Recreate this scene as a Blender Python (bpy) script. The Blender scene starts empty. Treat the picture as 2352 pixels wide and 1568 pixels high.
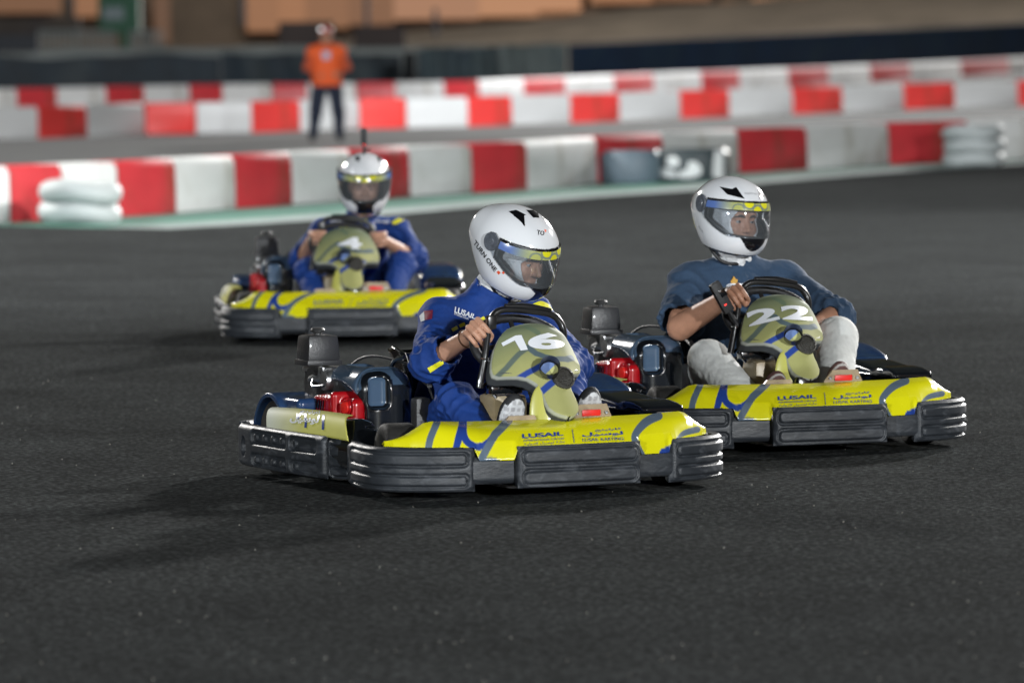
import bpy, bmesh, math, random
import numpy as np
from mathutils import Vector, Matrix
from mathutils.bvhtree import BVHTree
R = math.radians
random.seed(7); rng = np.random.RandomState(7)
scene = bpy.context.scene
COL = scene.collection
# ------------------------------------------------------------------ camera
CAM_H = 1.61; ROLL = .010; PITCH = math.atan((784-71)/13066.67); FPX = 200/36*2352
cd = bpy.data.cameras.new('camera'); cam = bpy.data.objects.new('camera', cd); COL.objects.link(cam); scene.camera = cam
cd.lens = 200; cd.sensor_width = 36; cd.clip_start = .5; cd.clip_end = 2000
_f = Vector((0, math.cos(PITCH), -math.sin(PITCH))); _r0 = Vector((1, 0, 0)); _u0 = _r0.cross(_f)
_r = _r0*math.cos(ROLL) - _u0*math.sin(ROLL); _u = _r0*math.sin(ROLL) + _u0*math.cos(ROLL)
cam.matrix_world = Matrix(((_r.x, _u.x, -_f.x, 0), (_r.y, _u.y, -_f.y, 0), (_r.z, _u.z, -_f.z, CAM_H), (0, 0, 0, 1)))
cd.dof.use_dof = True; cd.dof.focus_distance = 20.6; cd.dof.aperture_fstop = 3.7
CPOS = Vector((0, 0, CAM_H))
def pray(x, y): return _f + _r*((x-1176)/FPX) - _u*((y-784)/FPX)
def ground(x, y, z=0.):
    d = pray(x, y); return CPOS + d*((z-CAM_H)/d.z)
def atdepth(x, y, Y):
    d = pray(x, y); return CPOS + d*(Y/d.y)
# ------------------------------------------------------------------ light
w = bpy.data.worlds.new('World'); scene.world = w; w.use_nodes = True
nt = w.node_tree; bg = nt.nodes['Background']
sk = nt.nodes.new('ShaderNodeTexSky'); sk.sky_type = 'NISHITA'; sk.sun_disc = False
sk.sun_elevation = R(2.0); sk.sun_rotation = R(150); sk.air_density = 1.2; sk.dust_density = 2.0
nt.links.new(sk.outputs[0], bg.inputs[0]); bg.inputs[1].default_value = .02
def sunlamp(name, direction, strength, color, angle):
    ld = bpy.data.lights.new(name, 'SUN'); ld.energy = strength; ld.color = color; ld.angle = R(angle)
    o = bpy.data.objects.new(name, ld); COL.objects.link(o)
    o.rotation_euler = Vector(direction).to_track_quat('-Z', 'Y').to_euler(); return o
def flood(name, loc, target, power, color, radius=.5, spot=70):
    ld = bpy.data.lights.new(name, 'SPOT'); ld.energy = power; ld.color = color; ld.shadow_soft_size = radius
    ld.spot_size = R(spot); ld.spot_blend = .5
    o = bpy.data.objects.new(name, ld); COL.objects.link(o); o.location = loc
    o.rotation_euler = (Vector(target)-Vector(loc)).to_track_quat('-Z', 'Y').to_euler(); return o
# the key: the row of track floodlights behind the karts on the right
sunlamp('floodlight_key', (-.34, -.90, -.25), 3.6, (1, .98, .96), 2.0)
# unseen floodlights; mast places made up, aimed to brighten karts, walls and bank
flood('unseen_floodlight', (-24, -16, 7.5), (0, 24, .6), 42000, (.92, .97, 1), .5, 75)
flood('unseen_floodlight', (18, -20, 7.5), (0, 26, .6), 64000, (.94, .98, 1), .5, 75)
flood('unseen_floodlight', (-20, 58, 15), (0, 43, 0), 38000, (1, .97, .93), .5, 88)
flood('unseen_floodlight', (23, 41, 14), (2, 36, 0), 36000, (1, .98, .95), .5, 72)
flood('unseen_floodlight', (-6, 176, 22), (0, 238, 1), 70000, (1, .93, .85), .6, 100)  # added to brighten the sand bank
flood('unseen_floodlight', (-20, 26, 16), (-3, 58, 0), 24000, (.97, .98, 1), .6, 92)
flood('unseen_floodlight', (20, 24, 16), (2, 58, 0), 20000, (.97, .98, 1), .6, 80)
flood('unseen_floodlight', (24, 96, 20), (10, 165, 0), 110000, (.97, .97, 1), .6, 65)
flood('unseen_floodlight', (-14, 44, 18), (-3, 98, 0), 11000, (.97, .98, 1), .6, 70)
flood('unseen_floodlight', (18, 66, 18), (12, 122, 0), 55000, (.97, .98, 1), .6, 75)
scene.view_settings.view_transform = 'Standard'; scene.view_settings.look = 'None'
scene.view_settings.exposure = 0; scene.view_settings.gamma = 1
scene.render.engine = 'CYCLES'
# ------------------------------------------------------------------ materials
MATS = {}
def mat(name, color=(.5, .5, .5), rough=.5, metal=0., coat=0., attr=False, bump=0., bscale=60., var=0., vscale=8., stretch=None, emit=None, spec=.5, transm=0., rvar=0., dark=None, dscale=3., sheen=0.):
    if name in MATS: return MATS[name]
    m = bpy.data.materials.new(name); m.use_nodes = True; MATS[name] = m
    t = m.node_tree; N = t.nodes; L = t.links; p = N['Principled BSDF']
    p.inputs['Roughness'].default_value = rough; p.inputs['Metallic'].default_value = metal
    p.inputs['Coat Weight'].default_value = coat; p.inputs['Coat Roughness'].default_value = .06
    p.inputs['Specular IOR Level'].default_value = spec
    p.inputs['Transmission Weight'].default_value = transm
    if sheen: p.inputs['Sheen Weight'].default_value = sheen
    if emit: p.inputs['Emission Color'].default_value = (*emit[0], 1); p.inputs['Emission Strength'].default_value = emit[1]
    c = None
    if attr:
        a = N.new('ShaderNodeVertexColor'); a.layer_name = 'col'; c = a.outputs[0]
    else:
        rgb = N.new('ShaderNodeRGB'); rgb.outputs[0].default_value = (*color, 1); c = rgb.outputs[0]
    tc = N.new('ShaderNodeTexCoord'); co = tc.outputs['Object']
    if stretch:
        mp = N.new('ShaderNodeMapping'); mp.inputs['Scale'].default_value = stretch; L.new(co, mp.inputs[0]); co = mp.outputs[0]
    if var or rvar:
        n = N.new('ShaderNodeTexNoise'); n.inputs['Scale'].default_value = vscale; n.inputs['Detail'].default_value = 6; n.inputs['Roughness'].default_value = .65
        L.new(co, n.inputs[0])
    if var:
        mr = N.new('ShaderNodeMapRange'); mr.inputs[1].default_value = .3; mr.inputs[2].default_value = .7
        mr.inputs[3].default_value = 1-var; mr.inputs[4].default_value = 1+var; L.new(n.outputs[0], mr.inputs[0])
        mx = N.new('ShaderNodeVectorMath'); mx.operation = 'SCALE'; L.new(c, mx.inputs[0]); L.new(mr.outputs[0], mx.inputs['Scale']); c = mx.outputs[0]
    if rvar:
        mr = N.new('ShaderNodeMapRange'); mr.inputs[1].default_value = .3; mr.inputs[2].default_value = .7
        mr.inputs[3].default_value = rough-rvar; mr.inputs[4].default_value = rough+rvar; L.new(n.outputs[0], mr.inputs[0]); L.new(mr.outputs[0], p.inputs['Roughness'])
    if dark:   # stains / scuffs with a colour of their own
        n2 = N.new('ShaderNodeTexNoise'); n2.inputs['Scale'].default_value = dscale; n2.inputs['Detail'].default_value = 8; n2.inputs['Distortion'].default_value = 1.2
        L.new(co, n2.inputs[0]); mr = N.new('ShaderNodeMapRange'); mr.inputs[1].default_value = .5; mr.inputs[2].default_value = .72; L.new(n2.outputs[0], mr.inputs[0])
        mx = N.new('ShaderNodeMixRGB'); mx.inputs[2].default_value = (*dark, 1); L.new(mr.outputs[0], mx.inputs[0]); L.new(c, mx.inputs[1]); c = mx.outputs[0]
    L.new(c, p.inputs['Base Color'])
    if bump:
        n = N.new('ShaderNodeTexNoise'); n.inputs['Scale'].default_value = bscale; n.inputs['Detail'].default_value = 5; L.new(co, n.inputs[0])
        b = N.new('ShaderNodeBump'); b.inputs['Strength'].default_value = bump; b.inputs['Distance'].default_value = .01
        L.new(n.outputs[0], b.inputs['Height']); L.new(b.outputs[0], p.inputs['Normal'])
    return m
def visor_mat():
    m = bpy.data.materials.new('clear_visor'); m.use_nodes = True; t = m.node_tree; N = t.nodes; L = t.links
    N.remove(N['Principled BSDF']); out = N['Material Output']
    tr = N.new('ShaderNodeBsdfTransparent'); tr.inputs[0].default_value = (.74, .77, .80, 1)
    gl = N.new('ShaderNodeBsdfGlossy'); gl.inputs['Roughness'].default_value = .04
    fr = N.new('ShaderNodeFresnel'); fr.inputs[0].default_value = 1.7
    df = N.new('ShaderNodeBsdfDiffuse'); df.inputs[0].default_value = (.6, .66, .72, 1); m0 = N.new('ShaderNodeMixShader'); m0.inputs[0].default_value = .09; L.new(tr.outputs[0], m0.inputs[1]); L.new(df.outputs[0], m0.inputs[2])  # pale diffuse mixed in for the haze of reflected sky
    mx = N.new('ShaderNodeMixShader'); L.new(fr.outputs[0], mx.inputs[0]); L.new(m0.outputs[0], mx.inputs[1]); L.new(gl.outputs[0], mx.inputs[2]); L.new(mx.outputs[0], out.inputs[0])
    return m
YEL = (.72, .68, .006); OLV = (.40, .40, .10); BLU = (.02, .055, .27); GRB = (.10, .14, .19)
M_bump = mat('scuffed_black_plastic', (.025, .029, .035), .50, var=.2, vscale=9, stretch=(1, 1, 3), bump=.12, bscale=50, rvar=.1, dark=(.070, .076, .086), dscale=11)
M_black = mat('gloss_black_plastic', (.006, .007, .009), .16, coat=.6, bump=.03, bscale=12)
M_matte = mat('matte_black', (.014, .014, .016), .55, bump=.2, bscale=90, var=.3)
M_rub = mat('tyre_rubber', (.016, .015, .014), .72, bump=.3, bscale=70, var=.35, vscale=20, dark=(.055, .05, .042), dscale=9)
M_navy = mat('navy_plastic', (.018, .045, .12), .22, coat=.6, var=.2, vscale=9, dark=(.03, .06, .12), dscale=8)
M_met = mat('grey_metal', (.42, .43, .44), .35, metal=.9, var=.3, vscale=30, dark=(.12, .11, .10), dscale=20)
M_chrome = mat('bright_metal', (.65, .66, .68), .18, metal=1.)
M_dmet = mat('dark_oily_metal', (.05, .05, .05), .45, metal=.5, var=.4, vscale=25, bump=.3)
M_red = mat('red_engine_paint', (.36, .004, .008), .25, coat=.5, var=.12, vscale=20)
M_yel = mat('yellow_gelcoat', attr=True, rough=.24, coat=.35, var=.05, vscale=6, bump=.02, bscale=8, rvar=.06)
M_olv = mat('front_panel_print', attr=True, rough=.65, coat=.0, spec=.3, var=.06, vscale=9, bump=.03, bscale=10)
M_blu = mat('blue_print', BLU, .35); M_grb = mat('slate_print', GRB, .35)
M_white = mat('white_print', (.74, .76, .80), .4)
M_tank = mat('translucent_tank', (.42, .33, .19), .38, var=.2, vscale=9, dark=(.2, .14, .08), dscale=5)
M_plate = mat('clear_dirty_plastic', (.36, .28, .19), .3, var=.25, vscale=16, dark=(.2, .13, .08), dscale=9)
M_redl = mat('red_label', (.75, .02, .015), .4)
M_orange = mat('orange_plastic', (.85, .14, .02), .4)
M_skin = mat('skin', (.50, .27, .18), .5, var=.12, vscale=25, bump=.12, bscale=120)
M_skin2 = mat('skin_tan', (.46, .235, .15), .5, var=.12, vscale=25, bump=.12, bscale=120)
M_suit = mat('blue_jumpsuit', (.0015, .034, .20), .8, var=.12, vscale=14, bump=.3, bscale=40)
M_tee = mat('faded_blue_cotton', (.026, .055, .105), .9, var=.16, vscale=12, bump=.35, bscale=45)
M_trou = mat('pale_grey_cotton', (.63, .64, .62), .9, var=.06, vscale=12, bump=.35, bscale=40)
M_cloth = mat('white_cotton', (.70, .71, .72), .9, bump=.5, bscale=60, var=.06)
M_helm = mat('white_helmet_shell', attr=True, rough=.13, coat=.8, bump=.012, bscale=8)
M_visor = visor_mat()
M_strip = mat('visor_sun_strip', attr=True, rough=.2, coat=.5)
M_ytape = mat('yellow_suit_print', (.70, .66, .01), .6, bump=.3, bscale=60)
M_shoe = mat('shoe_fabric', attr=True, rough=.7, bump=.3, bscale=120)
M_eye = mat('eye_surface', attr=True, rough=.1, coat=.6)
M_hair = mat('dark_hair', (.015, .010, .008), .5)
# ------------------------------------------------------------------ object helpers
def link(name, me, mats, parent=None, smooth=True):
    if not isinstance(mats, (list, tuple)): mats = [mats]
    for m in mats: me.materials.append(m)
    o = bpy.data.objects.new(name, me); COL.objects.link(o)
    if smooth: me.polygons.foreach_set('use_smooth', np.ones(len(me.polygons), bool))
    if parent is not None: o.parent = parent
    return o
def setcol(me, cols):
    a = me.color_attributes.new('col', 'FLOAT_COLOR', 'POINT')
    c = np.ones((len(me.vertices), 4), np.float32); c[:, :3] = cols; a.data.foreach_set('color', c.ravel())
def npmesh(name, V, F, cols=None):
    V = np.asarray(V, np.float32); F = np.asarray(F, np.int32)
    me = bpy.data.meshes.new(name); n = F.shape[1]
    me.vertices.add(len(V)); me.vertices.foreach_set('co', V.ravel())
    me.loops.add(F.size); me.loops.foreach_set('vertex_index', F.ravel())
    me.polygons.add(len(F)); me.polygons.foreach_set('loop_start', np.arange(0, F.size, n, dtype=np.int32))
    try: me.polygons.foreach_set('loop_total', np.full(len(F), n, np.int32))
    except Exception: pass
    me.update(calc_edges=True); me.validate()
    if cols is not None: setcol(me, cols)
    return me
class MB:
    def __init__(s): s.v = []; s.f = []
    def add(s, V, F):
        b = len(s.v); s.v += [tuple(map(float, p)) for p in V]; s.f += [tuple(b+i for i in q) for q in F]; return s
    def box(s, c, d, rot=None, taper=1., bevel=.0):
        bm = bmesh.new(); bmesh.ops.create_cube(bm, size=1)
        for v in bm.verts:
            k = taper if v.co.z > 0 else 1.
            v.co = Vector((v.co.x*d[0]*k, v.co.y*d[1]*k, v.co.z*d[2]))
        if bevel: bmesh.ops.bevel(bm, geom=list(bm.edges), offset=bevel, segments=2, affect='EDGES', profile=.6)
        M = rot.to_matrix() if hasattr(rot, 'to_matrix') else (rot or Matrix.Identity(3))
        V = [M @ v.co + Vector(c) for v in bm.verts]; F = [[v.index for v in f.verts] for f in bm.faces]; bm.free(); return s.add(V, F)
    def tube(s, pts, r, seg=10, closed=False, smooth=0, cap=True):
        pts = [Vector(p) for p in pts]; rs = r if isinstance(r, (list, tuple)) else [r]*len(pts)
        if smooth:
            P = []; Q = []; n = len(pts); rg = range(n if closed else n-1)
            for i in rg:
                g = lambda k: pts[k % n] if closed else pts[min(max(k, 0), n-1)]
                p0, p1, p2, p3 = g(i-1), g(i), g(i+1), g(i+2); r1 = rs[i]; r2 = rs[(i+1) % n]
                for j in range(smooth):
                    t = j/smooth
                    P.append(.5*((2*p1)+(p2-p0)*t+(2*p0-5*p1+4*p2-p3)*t*t+(3*p1-p0-3*p2+p3)*t**3)); Q.append(r1+(r2-r1)*t)
            if not closed: P.append(pts[-1]); Q.append(rs[-1])
            pts, rs = P, Q
        n = len(pts); V = []; F = []; up = None
        for i, p in enumerate(pts):
            if closed: t = (pts[(i+1) % n]-pts[i-1])
            else: t = pts[min(i+1, n-1)]-pts[max(i-1, 0)]
            t.normalize()
            if up is None: up = t.orthogonal().normalized()
            up = (up - t*up.dot(t)).normalized(); b = t.cross(up)
            for k in range(seg):
                a = 2*math.pi*k/seg; V.append(p+(up*math.cos(a)+b*math.sin(a))*rs[i])
        for i in range(n if closed else n-1):
            for k in range(seg):
                a = i*seg+k; b_ = i*seg+(k+1) % seg; j = ((i+1) % n)*seg
                F.append((a, b_, j+(k+1) % seg, j+k))
        if not closed and cap: F.append(tuple(range(seg))[::-1]); F.append(tuple((n-1)*seg+k for k in range(seg)))
        return s.add(V, F)
    def lathe(s, prof, c, axis='Y', seg=32, a0=0, a1=2*math.pi, ax=None):
        V = []; F = []; n = len(prof); full = abs(a1-a0-2*math.pi) < 1e-6; m = seg if full else seg+1
        M = Matrix.Identity(3) if ax is None else Vector((0, 1, 0)).rotation_difference(Vector(ax)).to_matrix()
        for i in range(m):
            a = a0+(a1-a0)*i/seg
            for (rr, h) in prof: V.append(M @ Vector((rr*math.cos(a), h, rr*math.sin(a))) + Vector(c))
        for i in range(seg):
            for k in range(n-1):
                j = (i+1) % m; F.append((i*n+k, i*n+k+1, j*n+k+1, j*n+k))
        return s.add(V, F)
    def mesh(s, name):
        me = bpy.data.meshes.new(name); me.from_pydata(s.v, [], s.f); me.update()
        bm = bmesh.new(); bm.from_mesh(me); bmesh.ops.recalc_face_normals(bm, faces=bm.faces); bm.to_mesh(me); bm.free(); return me
    def obj(s, name, m, parent=None, smooth=True, label=None, autos=True):
        o = link(name, s.mesh(name), m, parent, smooth)
        if smooth and autos: sharpen(o.data, 38)
        if label: o['label'] = label
        return o
def sharpen(me, ang):
    bm = bmesh.new(); bm.from_mesh(me); a = R(ang)
    for e in bm.edges:
        if len(e.link_faces) == 2 and e.calc_face_angle(0) > a: e.smooth = False
    bm.to_mesh(me); bm.free()
def thing(name, label, cat, loc=(0, 0, 0), rz=0., group=None):
    o = bpy.data.objects.new(name, None); COL.objects.link(o); o.location = loc; o.rotation_euler = (0, 0, rz); o.empty_display_size = .1
    o['label'] = label; o['category'] = cat
    if group: o['group'] = group
    return o
def tag(o, label, cat, group=None, kind=None):
    if label: o['label'] = label
    if cat: o['category'] = cat
    if group: o['group'] = group
    if kind: o['kind'] = kind
    return o
def copy_tree(o, parent=None):
    c = o.copy(); COL.objects.link(c); c.parent = parent
    for ch in list(o.children): copy_tree(ch, c)
    return c
def sheet(name, fn, nu, nv, m, parent=None, thick=.004, colfn=None, label=None, clipfn=None):
    u, v = np.meshgrid(np.linspace(0, 1, nu), np.linspace(0, 1, nv), indexing='ij')
    P = fn(u.ravel(), v.ravel())
    ii = np.arange(nu*nv).reshape(nu, nv)
    F = np.stack([ii[:-1, :-1], ii[1:, :-1], ii[1:, 1:], ii[:-1, 1:]], -1).reshape(-1, 4)
    me = npmesh(name, P, F, colfn(P, u.ravel(), v.ravel()) if colfn else None)
    o = link(name, me, m, parent)
    if thick:
        md = o.modifiers.new('solid', 'SOLIDIFY'); md.thickness = thick; md.offset = 0
    if label: o['label'] = label
    return o
# ------------------------------------------------------------------ implicit surfaces
def V3(*a): return np.array(a, np.float64)
def length(a): return np.sqrt((a*a).sum(-1))
def smin(a, b, k):
    h = np.maximum(k-np.abs(a-b), 0)/k; return np.minimum(a, b)-h*h*k*.25
def smax(a, b, k): return -smin(-a, -b, k)
def cap(p, a, b, ra, rb=None):
    rb = ra if rb is None else rb; a = np.asarray(a, float); b = np.asarray(b, float); d = b-a
    t = np.clip(((p-a)@d)/max(d@d, 1e-9), 0, 1); return length(p-a-t[:, None]*d)-(ra+(rb-ra)*t)
def ell(p, c, r):
    q = (p-np.asarray(c))/np.asarray(r); k0 = length(q); k1 = length(q/np.asarray(r)); return k0*(k0-1)/np.maximum(k1, 1e-6)
def rbox(p, c, h, r=.01):
    q = np.abs(p-np.asarray(c))-np.asarray(h)+r; return length(np.maximum(q, 0))+np.minimum(q.max(-1), 0)-r
def sph(p, c, r): return length(p-np.asarray(c))-r
def polyline(p, pts, rs):
    d = None
    for i in range(len(pts)-1):
        e = cap(p, pts[i], pts[i+1], rs[i], rs[i+1]); d = e if d is None else np.minimum(d, e)
    return d
def noise(P, s, seed=0):
    q = P*s+np.array([17.3+seed*3.1, 5.7+seed*7.7, 91.1+seed*1.3]); i = np.floor(q).astype(np.int64); f = q-i; f = f*f*(3-2*f); r = 0
    for dx in (0, 1):
        for dy in (0, 1):
            for dz in (0, 1):
                h = (i[:, 0]+dx)*374761393+(i[:, 1]+dy)*668265263+(i[:, 2]+dz)*2147483647+seed*1013; h = (h ^ (h >> 13))*1274126177; h = (h ^ (h >> 16)) & 0xffff
                r = r+h/65535.*np.where(dx, f[:, 0], 1-f[:, 0])*np.where(dy, f[:, 1], 1-f[:, 1])*np.where(dz, f[:, 2], 1-f[:, 2])
    return r
def folds(P, amp, s, aniso=(1, 1, 2.2), seed=0):
    Q = P*np.array(aniso); W = Q+.06*np.stack([noise(P, 9, 1+seed), noise(P, 9, 2+seed), noise(P, 9, 3+seed)], -1)
    return amp*((1-np.abs(noise(W, s, seed)*2-1))**2-.4)+amp*.35*((1-np.abs(noise(W, s*2.3, seed+9)*2-1))-.5)
def sdf_mesh(name, fn, lo, hi, h, m, parent=None, colfn=None, label=None, xf=None):
    lo = np.asarray(lo, float); hi = np.asarray(hi, float); C4 = 4
    nb = np.ceil((hi-lo)/(h*C4)).astype(int); n = nb*C4+1
    cc = [lo[k]+(np.arange(nb[k])+.5)*h*C4 for k in range(3)]
    G = np.stack(np.meshgrid(*cc, indexing='ij'), -1).reshape(-1, 3); fc = np.concatenate([fn(G[i:i+200000]) for i in range(0, len(G), 200000)]).reshape(nb)
    big = np.repeat(np.repeat(np.repeat(fc, C4, 0), C4, 1), C4, 2); val = np.full(n, 1., np.float32); val[:-1, :-1, :-1] = big
    act = np.abs(fc) < h*C4*1.9
    need = np.zeros(n, bool); b3 = np.repeat(np.repeat(np.repeat(act, C4, 0), C4, 1), C4, 2)
    for dx in (0, 1):
        for dy in (0, 1):
            for dz in (0, 1): need[dx:n[0]-1+dx, dy:n[1]-1+dy, dz:n[2]-1+dz] |= b3
    idx = np.argwhere(need); out = np.empty(len(idx), np.float32)
    for i in range(0, len(idx), 200000): out[i:i+200000] = fn(lo+idx[i:i+200000]*h)
    val[need] = out
    S = val < 0; A = S[:-1, :-1, :-1]; mix = np.zeros(A.shape, np.int8)
    for dx in (0, 1):
        for dy in (0, 1):
            for dz in (0, 1): mix += S[dx:n[0]-1+dx, dy:n[1]-1+dy, dz:n[2]-1+dz]
    cells = np.argwhere((mix > 0) & (mix < 8))
    cid = np.full(A.shape, -1, np.int32); cid[tuple(cells.T)] = np.arange(len(cells))
    cor = np.array([(x, y, z) for x in (0, 1) for y in (0, 1) for z in (0, 1)])
    vals = np.stack([val[cells[:, 0]+c[0], cells[:, 1]+c[1], cells[:, 2]+c[2]] for c in cor], 1).astype(float)
    acc = np.zeros((len(cells), 3)); cnt = np.zeros(len(cells))
    for a in range(8):
        for b in range(a+1, 8):
            if np.abs(cor[a]-cor[b]).sum() != 1: continue
            va, vb = vals[:, a], vals[:, b]; k = (va < 0) != (vb < 0); t = np.where(k, va/np.where(k, va-vb, 1), 0)
            pt = cor[a]+t[:, None]*(cor[b]-cor[a]); acc += pt*k[:, None]; cnt += k
    V = lo+(cells+acc/cnt[:, None])*h; F = []
    for ax in range(3):
        sl0 = [slice(None)]*3; sl1 = [slice(None)]*3; sl0[ax] = slice(0, -1); sl1[ax] = slice(1, None)
        ch = S[tuple(sl0)] != S[tuple(sl1)]; e = np.argwhere(ch); o1, o2 = [k for k in range(3) if k != ax]
        e = e[(e[:, o1] > 0) & (e[:, o2] > 0) & (e[:, o1] < n[o1]-1) & (e[:, o2] < n[o2]-1)]
        inside = S[tuple(e.T)]
        def c_(d1, d2):
            q = e.copy(); q[:, o1] -= d1; q[:, o2] -= d2; return cid[tuple(q.T)]
        q = np.stack([c_(1, 1), c_(0, 1), c_(0, 0), c_(1, 0)], 1)
        if ax == 1: q = q[:, ::-1]
        q = np.where(inside[:, None], q, q[:, ::-1]); q = q[(q >= 0).all(1)]; F.append(q)
    F = np.concatenate(F)
    cols = colfn(V) if colfn else None
    if xf is not None: V = V@np.array(xf.to_3x3()).T+np.array(xf.translation)
    me = npmesh(name, V, F, cols); o = link(name, me, m, parent)
    if label: o['label'] = label
    return o
# ------------------------------------------------------------------ decals: print lying on a surface
class Frame:            # a kart-local frame; rays through photo pixels in that frame
    def __init__(s, loc, th):
        t = R(th); s.loc = Vector(loc); s.th = th
        s.M = Matrix(((math.sin(t), math.cos(t), 0, loc[0]), (-math.cos(t), math.sin(t), 0, loc[1]), (0, 0, 1, loc[2]), (0, 0, 0, 1))); s.I = s.M.inverted()
        s.rz = math.atan2(-math.cos(t), math.sin(t))
    def ray(s, x, y): return s.I @ CPOS, (s.I.to_3x3() @ pray(x, y)).normalized()
def bvh_of(*obs):
    V = []; F = []
    dg = None
    for o in obs:
        b = len(V); me = o.data; V += [v.co.copy() for v in me.vertices]; F += [[b+i for i in p.vertices] for p in me.polygons]
    return BVHTree.FromPolygons(V, F)
def project(name, V2, F2, tree, origin_dirs, m, parent, off=.0012, maxd=None):
    hits = []; O = []
    for (x, y) in V2:
        o, d = origin_dirs(x, y); loc, nor, i, dist = tree.ray_cast(o, d)
        if loc is None: O.append(Vector((0, 0, 0))); hits.append(None); continue
        if nor.dot(d) > 0: nor = -nor
        O.append(loc+nor*off*.5-d*off); hits.append(dist)
    F = []
    for f in F2:
        hs = [hits[i] for i in f]
        if any(h is None for h in hs) or max(hs)-min(hs) > .03: continue
        F.append(tuple(f))
    used = sorted({i for f in F for i in f}); mp = {k: i for i, k in enumerate(used)}
    me = bpy.data.meshes.new(name); me.from_pydata([O[i] for i in used], [], [tuple(mp[i] for i in f) for f in F]); me.update()
    par = list(range(len(used)))
    def find(a):
        while par[a] != a: par[a] = par[par[a]]; a = par[a]
        return a
    F3 = [[mp[i] for i in f] for f in F]
    if name == 'yellow_stripe' and F3:
        for f in F3:
            for i in f[1:]: par[find(i)] = find(f[0])
        roots = sorted({find(f[0]) for f in F3})
        if len(roots) > 1:
            P3 = [O[i] for i in used]; o = None
            for r_ in roots:
                fs = [f for f in F3 if find(f[0]) == r_]; us = sorted({i for f in fs for i in f}); m2 = {k: i for i, k in enumerate(us)}
                e = bpy.data.meshes.new(name); e.from_pydata([P3[i] for i in us], [], [tuple(m2[i] for i in f) for f in fs]); e.update(); o = link(name, e, m, parent)
            bpy.data.meshes.remove(me); return o
    return link(name, me, m, parent, smooth=True)
def refine(V, F, L):
    bm = bmesh.new(); vs = [bm.verts.new((x, y, 0)) for x, y in V]
    for f in F:
        try: bm.faces.new([vs[i] for i in f])
        except ValueError: pass
    bmesh.ops.triangulate(bm, faces=bm.faces)
    for _ in range(7):
        es = [e for e in bm.edges if e.calc_length() > L]
        if not es: break
        bmesh.ops.subdivide_edges(bm, edges=es, cuts=1); bmesh.ops.triangulate(bm, faces=bm.faces)
    bm.verts.index_update(); V2 = [(v.co.x, v.co.y) for v in bm.verts]; F2 = [[v.index for v in f.verts] for f in bm.faces]; bm.free(); return V2, F2
TXT = {}
def text2d(body, bold=0., space=1.):
    """unit text: (verts, faces) normalised to width 1 and height 1"""
    k = (body, bold, space)
    if k in TXT: return TXT[k]
    cu = bpy.data.curves.new('t', 'FONT'); cu.body = body; cu.size = 1; cu.offset = bold; cu.resolution_u = 5; cu.space_character = space
    o = bpy.data.objects.new('t', cu); COL.objects.link(o); dg = bpy.context.evaluated_depsgraph_get(); dg.update()
    me = bpy.data.meshes.new_from_object(o.evaluated_get(dg)); V = [(v.co.x, v.co.y) for v in me.vertices]; F = [list(p.vertices) for p in me.polygons]
    bpy.data.objects.remove(o); bpy.data.curves.remove(cu); bpy.data.meshes.remove(me)
    x0 = min(v[0] for v in V); x1 = max(v[0] for v in V); y0 = min(v[1] for v in V); y1 = max(v[1] for v in V)
    V = [((x-x0)/(x1-x0), (y-y0)/(y1-y0)) for x, y in V]; TXT[k] = (V, F, (x1-x0)/(y1-y0)); return TXT[k]
def bil(V, q):   # quad: BL, BR, TR, TL
    return [tuple((q[0][i]*(1-x)+q[1][i]*x)*(1-y)+(q[3][i]*(1-x)+q[2][i]*x)*y for i in (0, 1)) for x, y in V]
def px_text(name, body, quad, fr, tree, m, parent, bold=0., off=.0012, L=6, space=1.):
    V, F, _ = text2d(body, bold, space); V, F = refine(bil(V, quad), F, L); return project(name, V, F, tree, fr.ray, m, parent, off)
def px_poly(name, pts, fr, tree, m, parent, off=.0012, L=5):
    V, F = refine(pts, [list(range(len(pts)))], L); return project(name, V, F, tree, fr.ray, m, parent, off)
def ribbon(pts, w, step=4, closed=False):
    P = [np.array(p, float) for p in pts]; W = w if isinstance(w, (list, tuple)) else [w]*len(P); Q = []; WW = []
    for i in range(len(P)-1):
        g = lambda k: P[min(max(k, 0), len(P)-1)]
        n = max(2, int(np.linalg.norm(P[i+1]-P[i])/step))
        for j in range(n):
            t = j/n; p0, p1, p2, p3 = g(i-1), g(i), g(i+1), g(i+2)
            Q.append(.5*((2*p1)+(p2-p0)*t+(2*p0-5*p1+4*p2-p3)*t*t+(3*p1-p0-3*p2+p3)*t**3)); WW.append(W[i]*(1-t)+W[i+1]*t)
    Q.append(P[-1]); WW.append(W[-1]); V = []; F = []
    for i, p in enumerate(Q):
        t = Q[min(i+1, len(Q)-1)]-Q[max(i-1, 0)]; t = t/max(np.linalg.norm(t), 1e-6); nn = np.array([-t[1], t[0]])
        for k in (-.5, -.17, .17, .5): V.append(tuple(p+nn*WW[i]*k))
    for i in range(len(Q)-1):
        for k in range(3): F.append([i*4+k, i*4+k+1, i*4+4+k+1, i*4+4+k])
    return V, F
def px_ribbon(name, pts, w, fr, tree, m, parent, off=.0010):
    V, F = ribbon(pts, w); return project(name, V, F, tree, fr.ray, m, parent, off)
def join_objs(name, obs, parent, m):
    bm = bmesh.new()
    for o in obs: bm.from_mesh(o.data)
    me = bpy.data.meshes.new(name); bm.to_mesh(me); bm.free()
    for o in obs: bpy.data.objects.remove(o)
    return link(name, me, m, parent)
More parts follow.
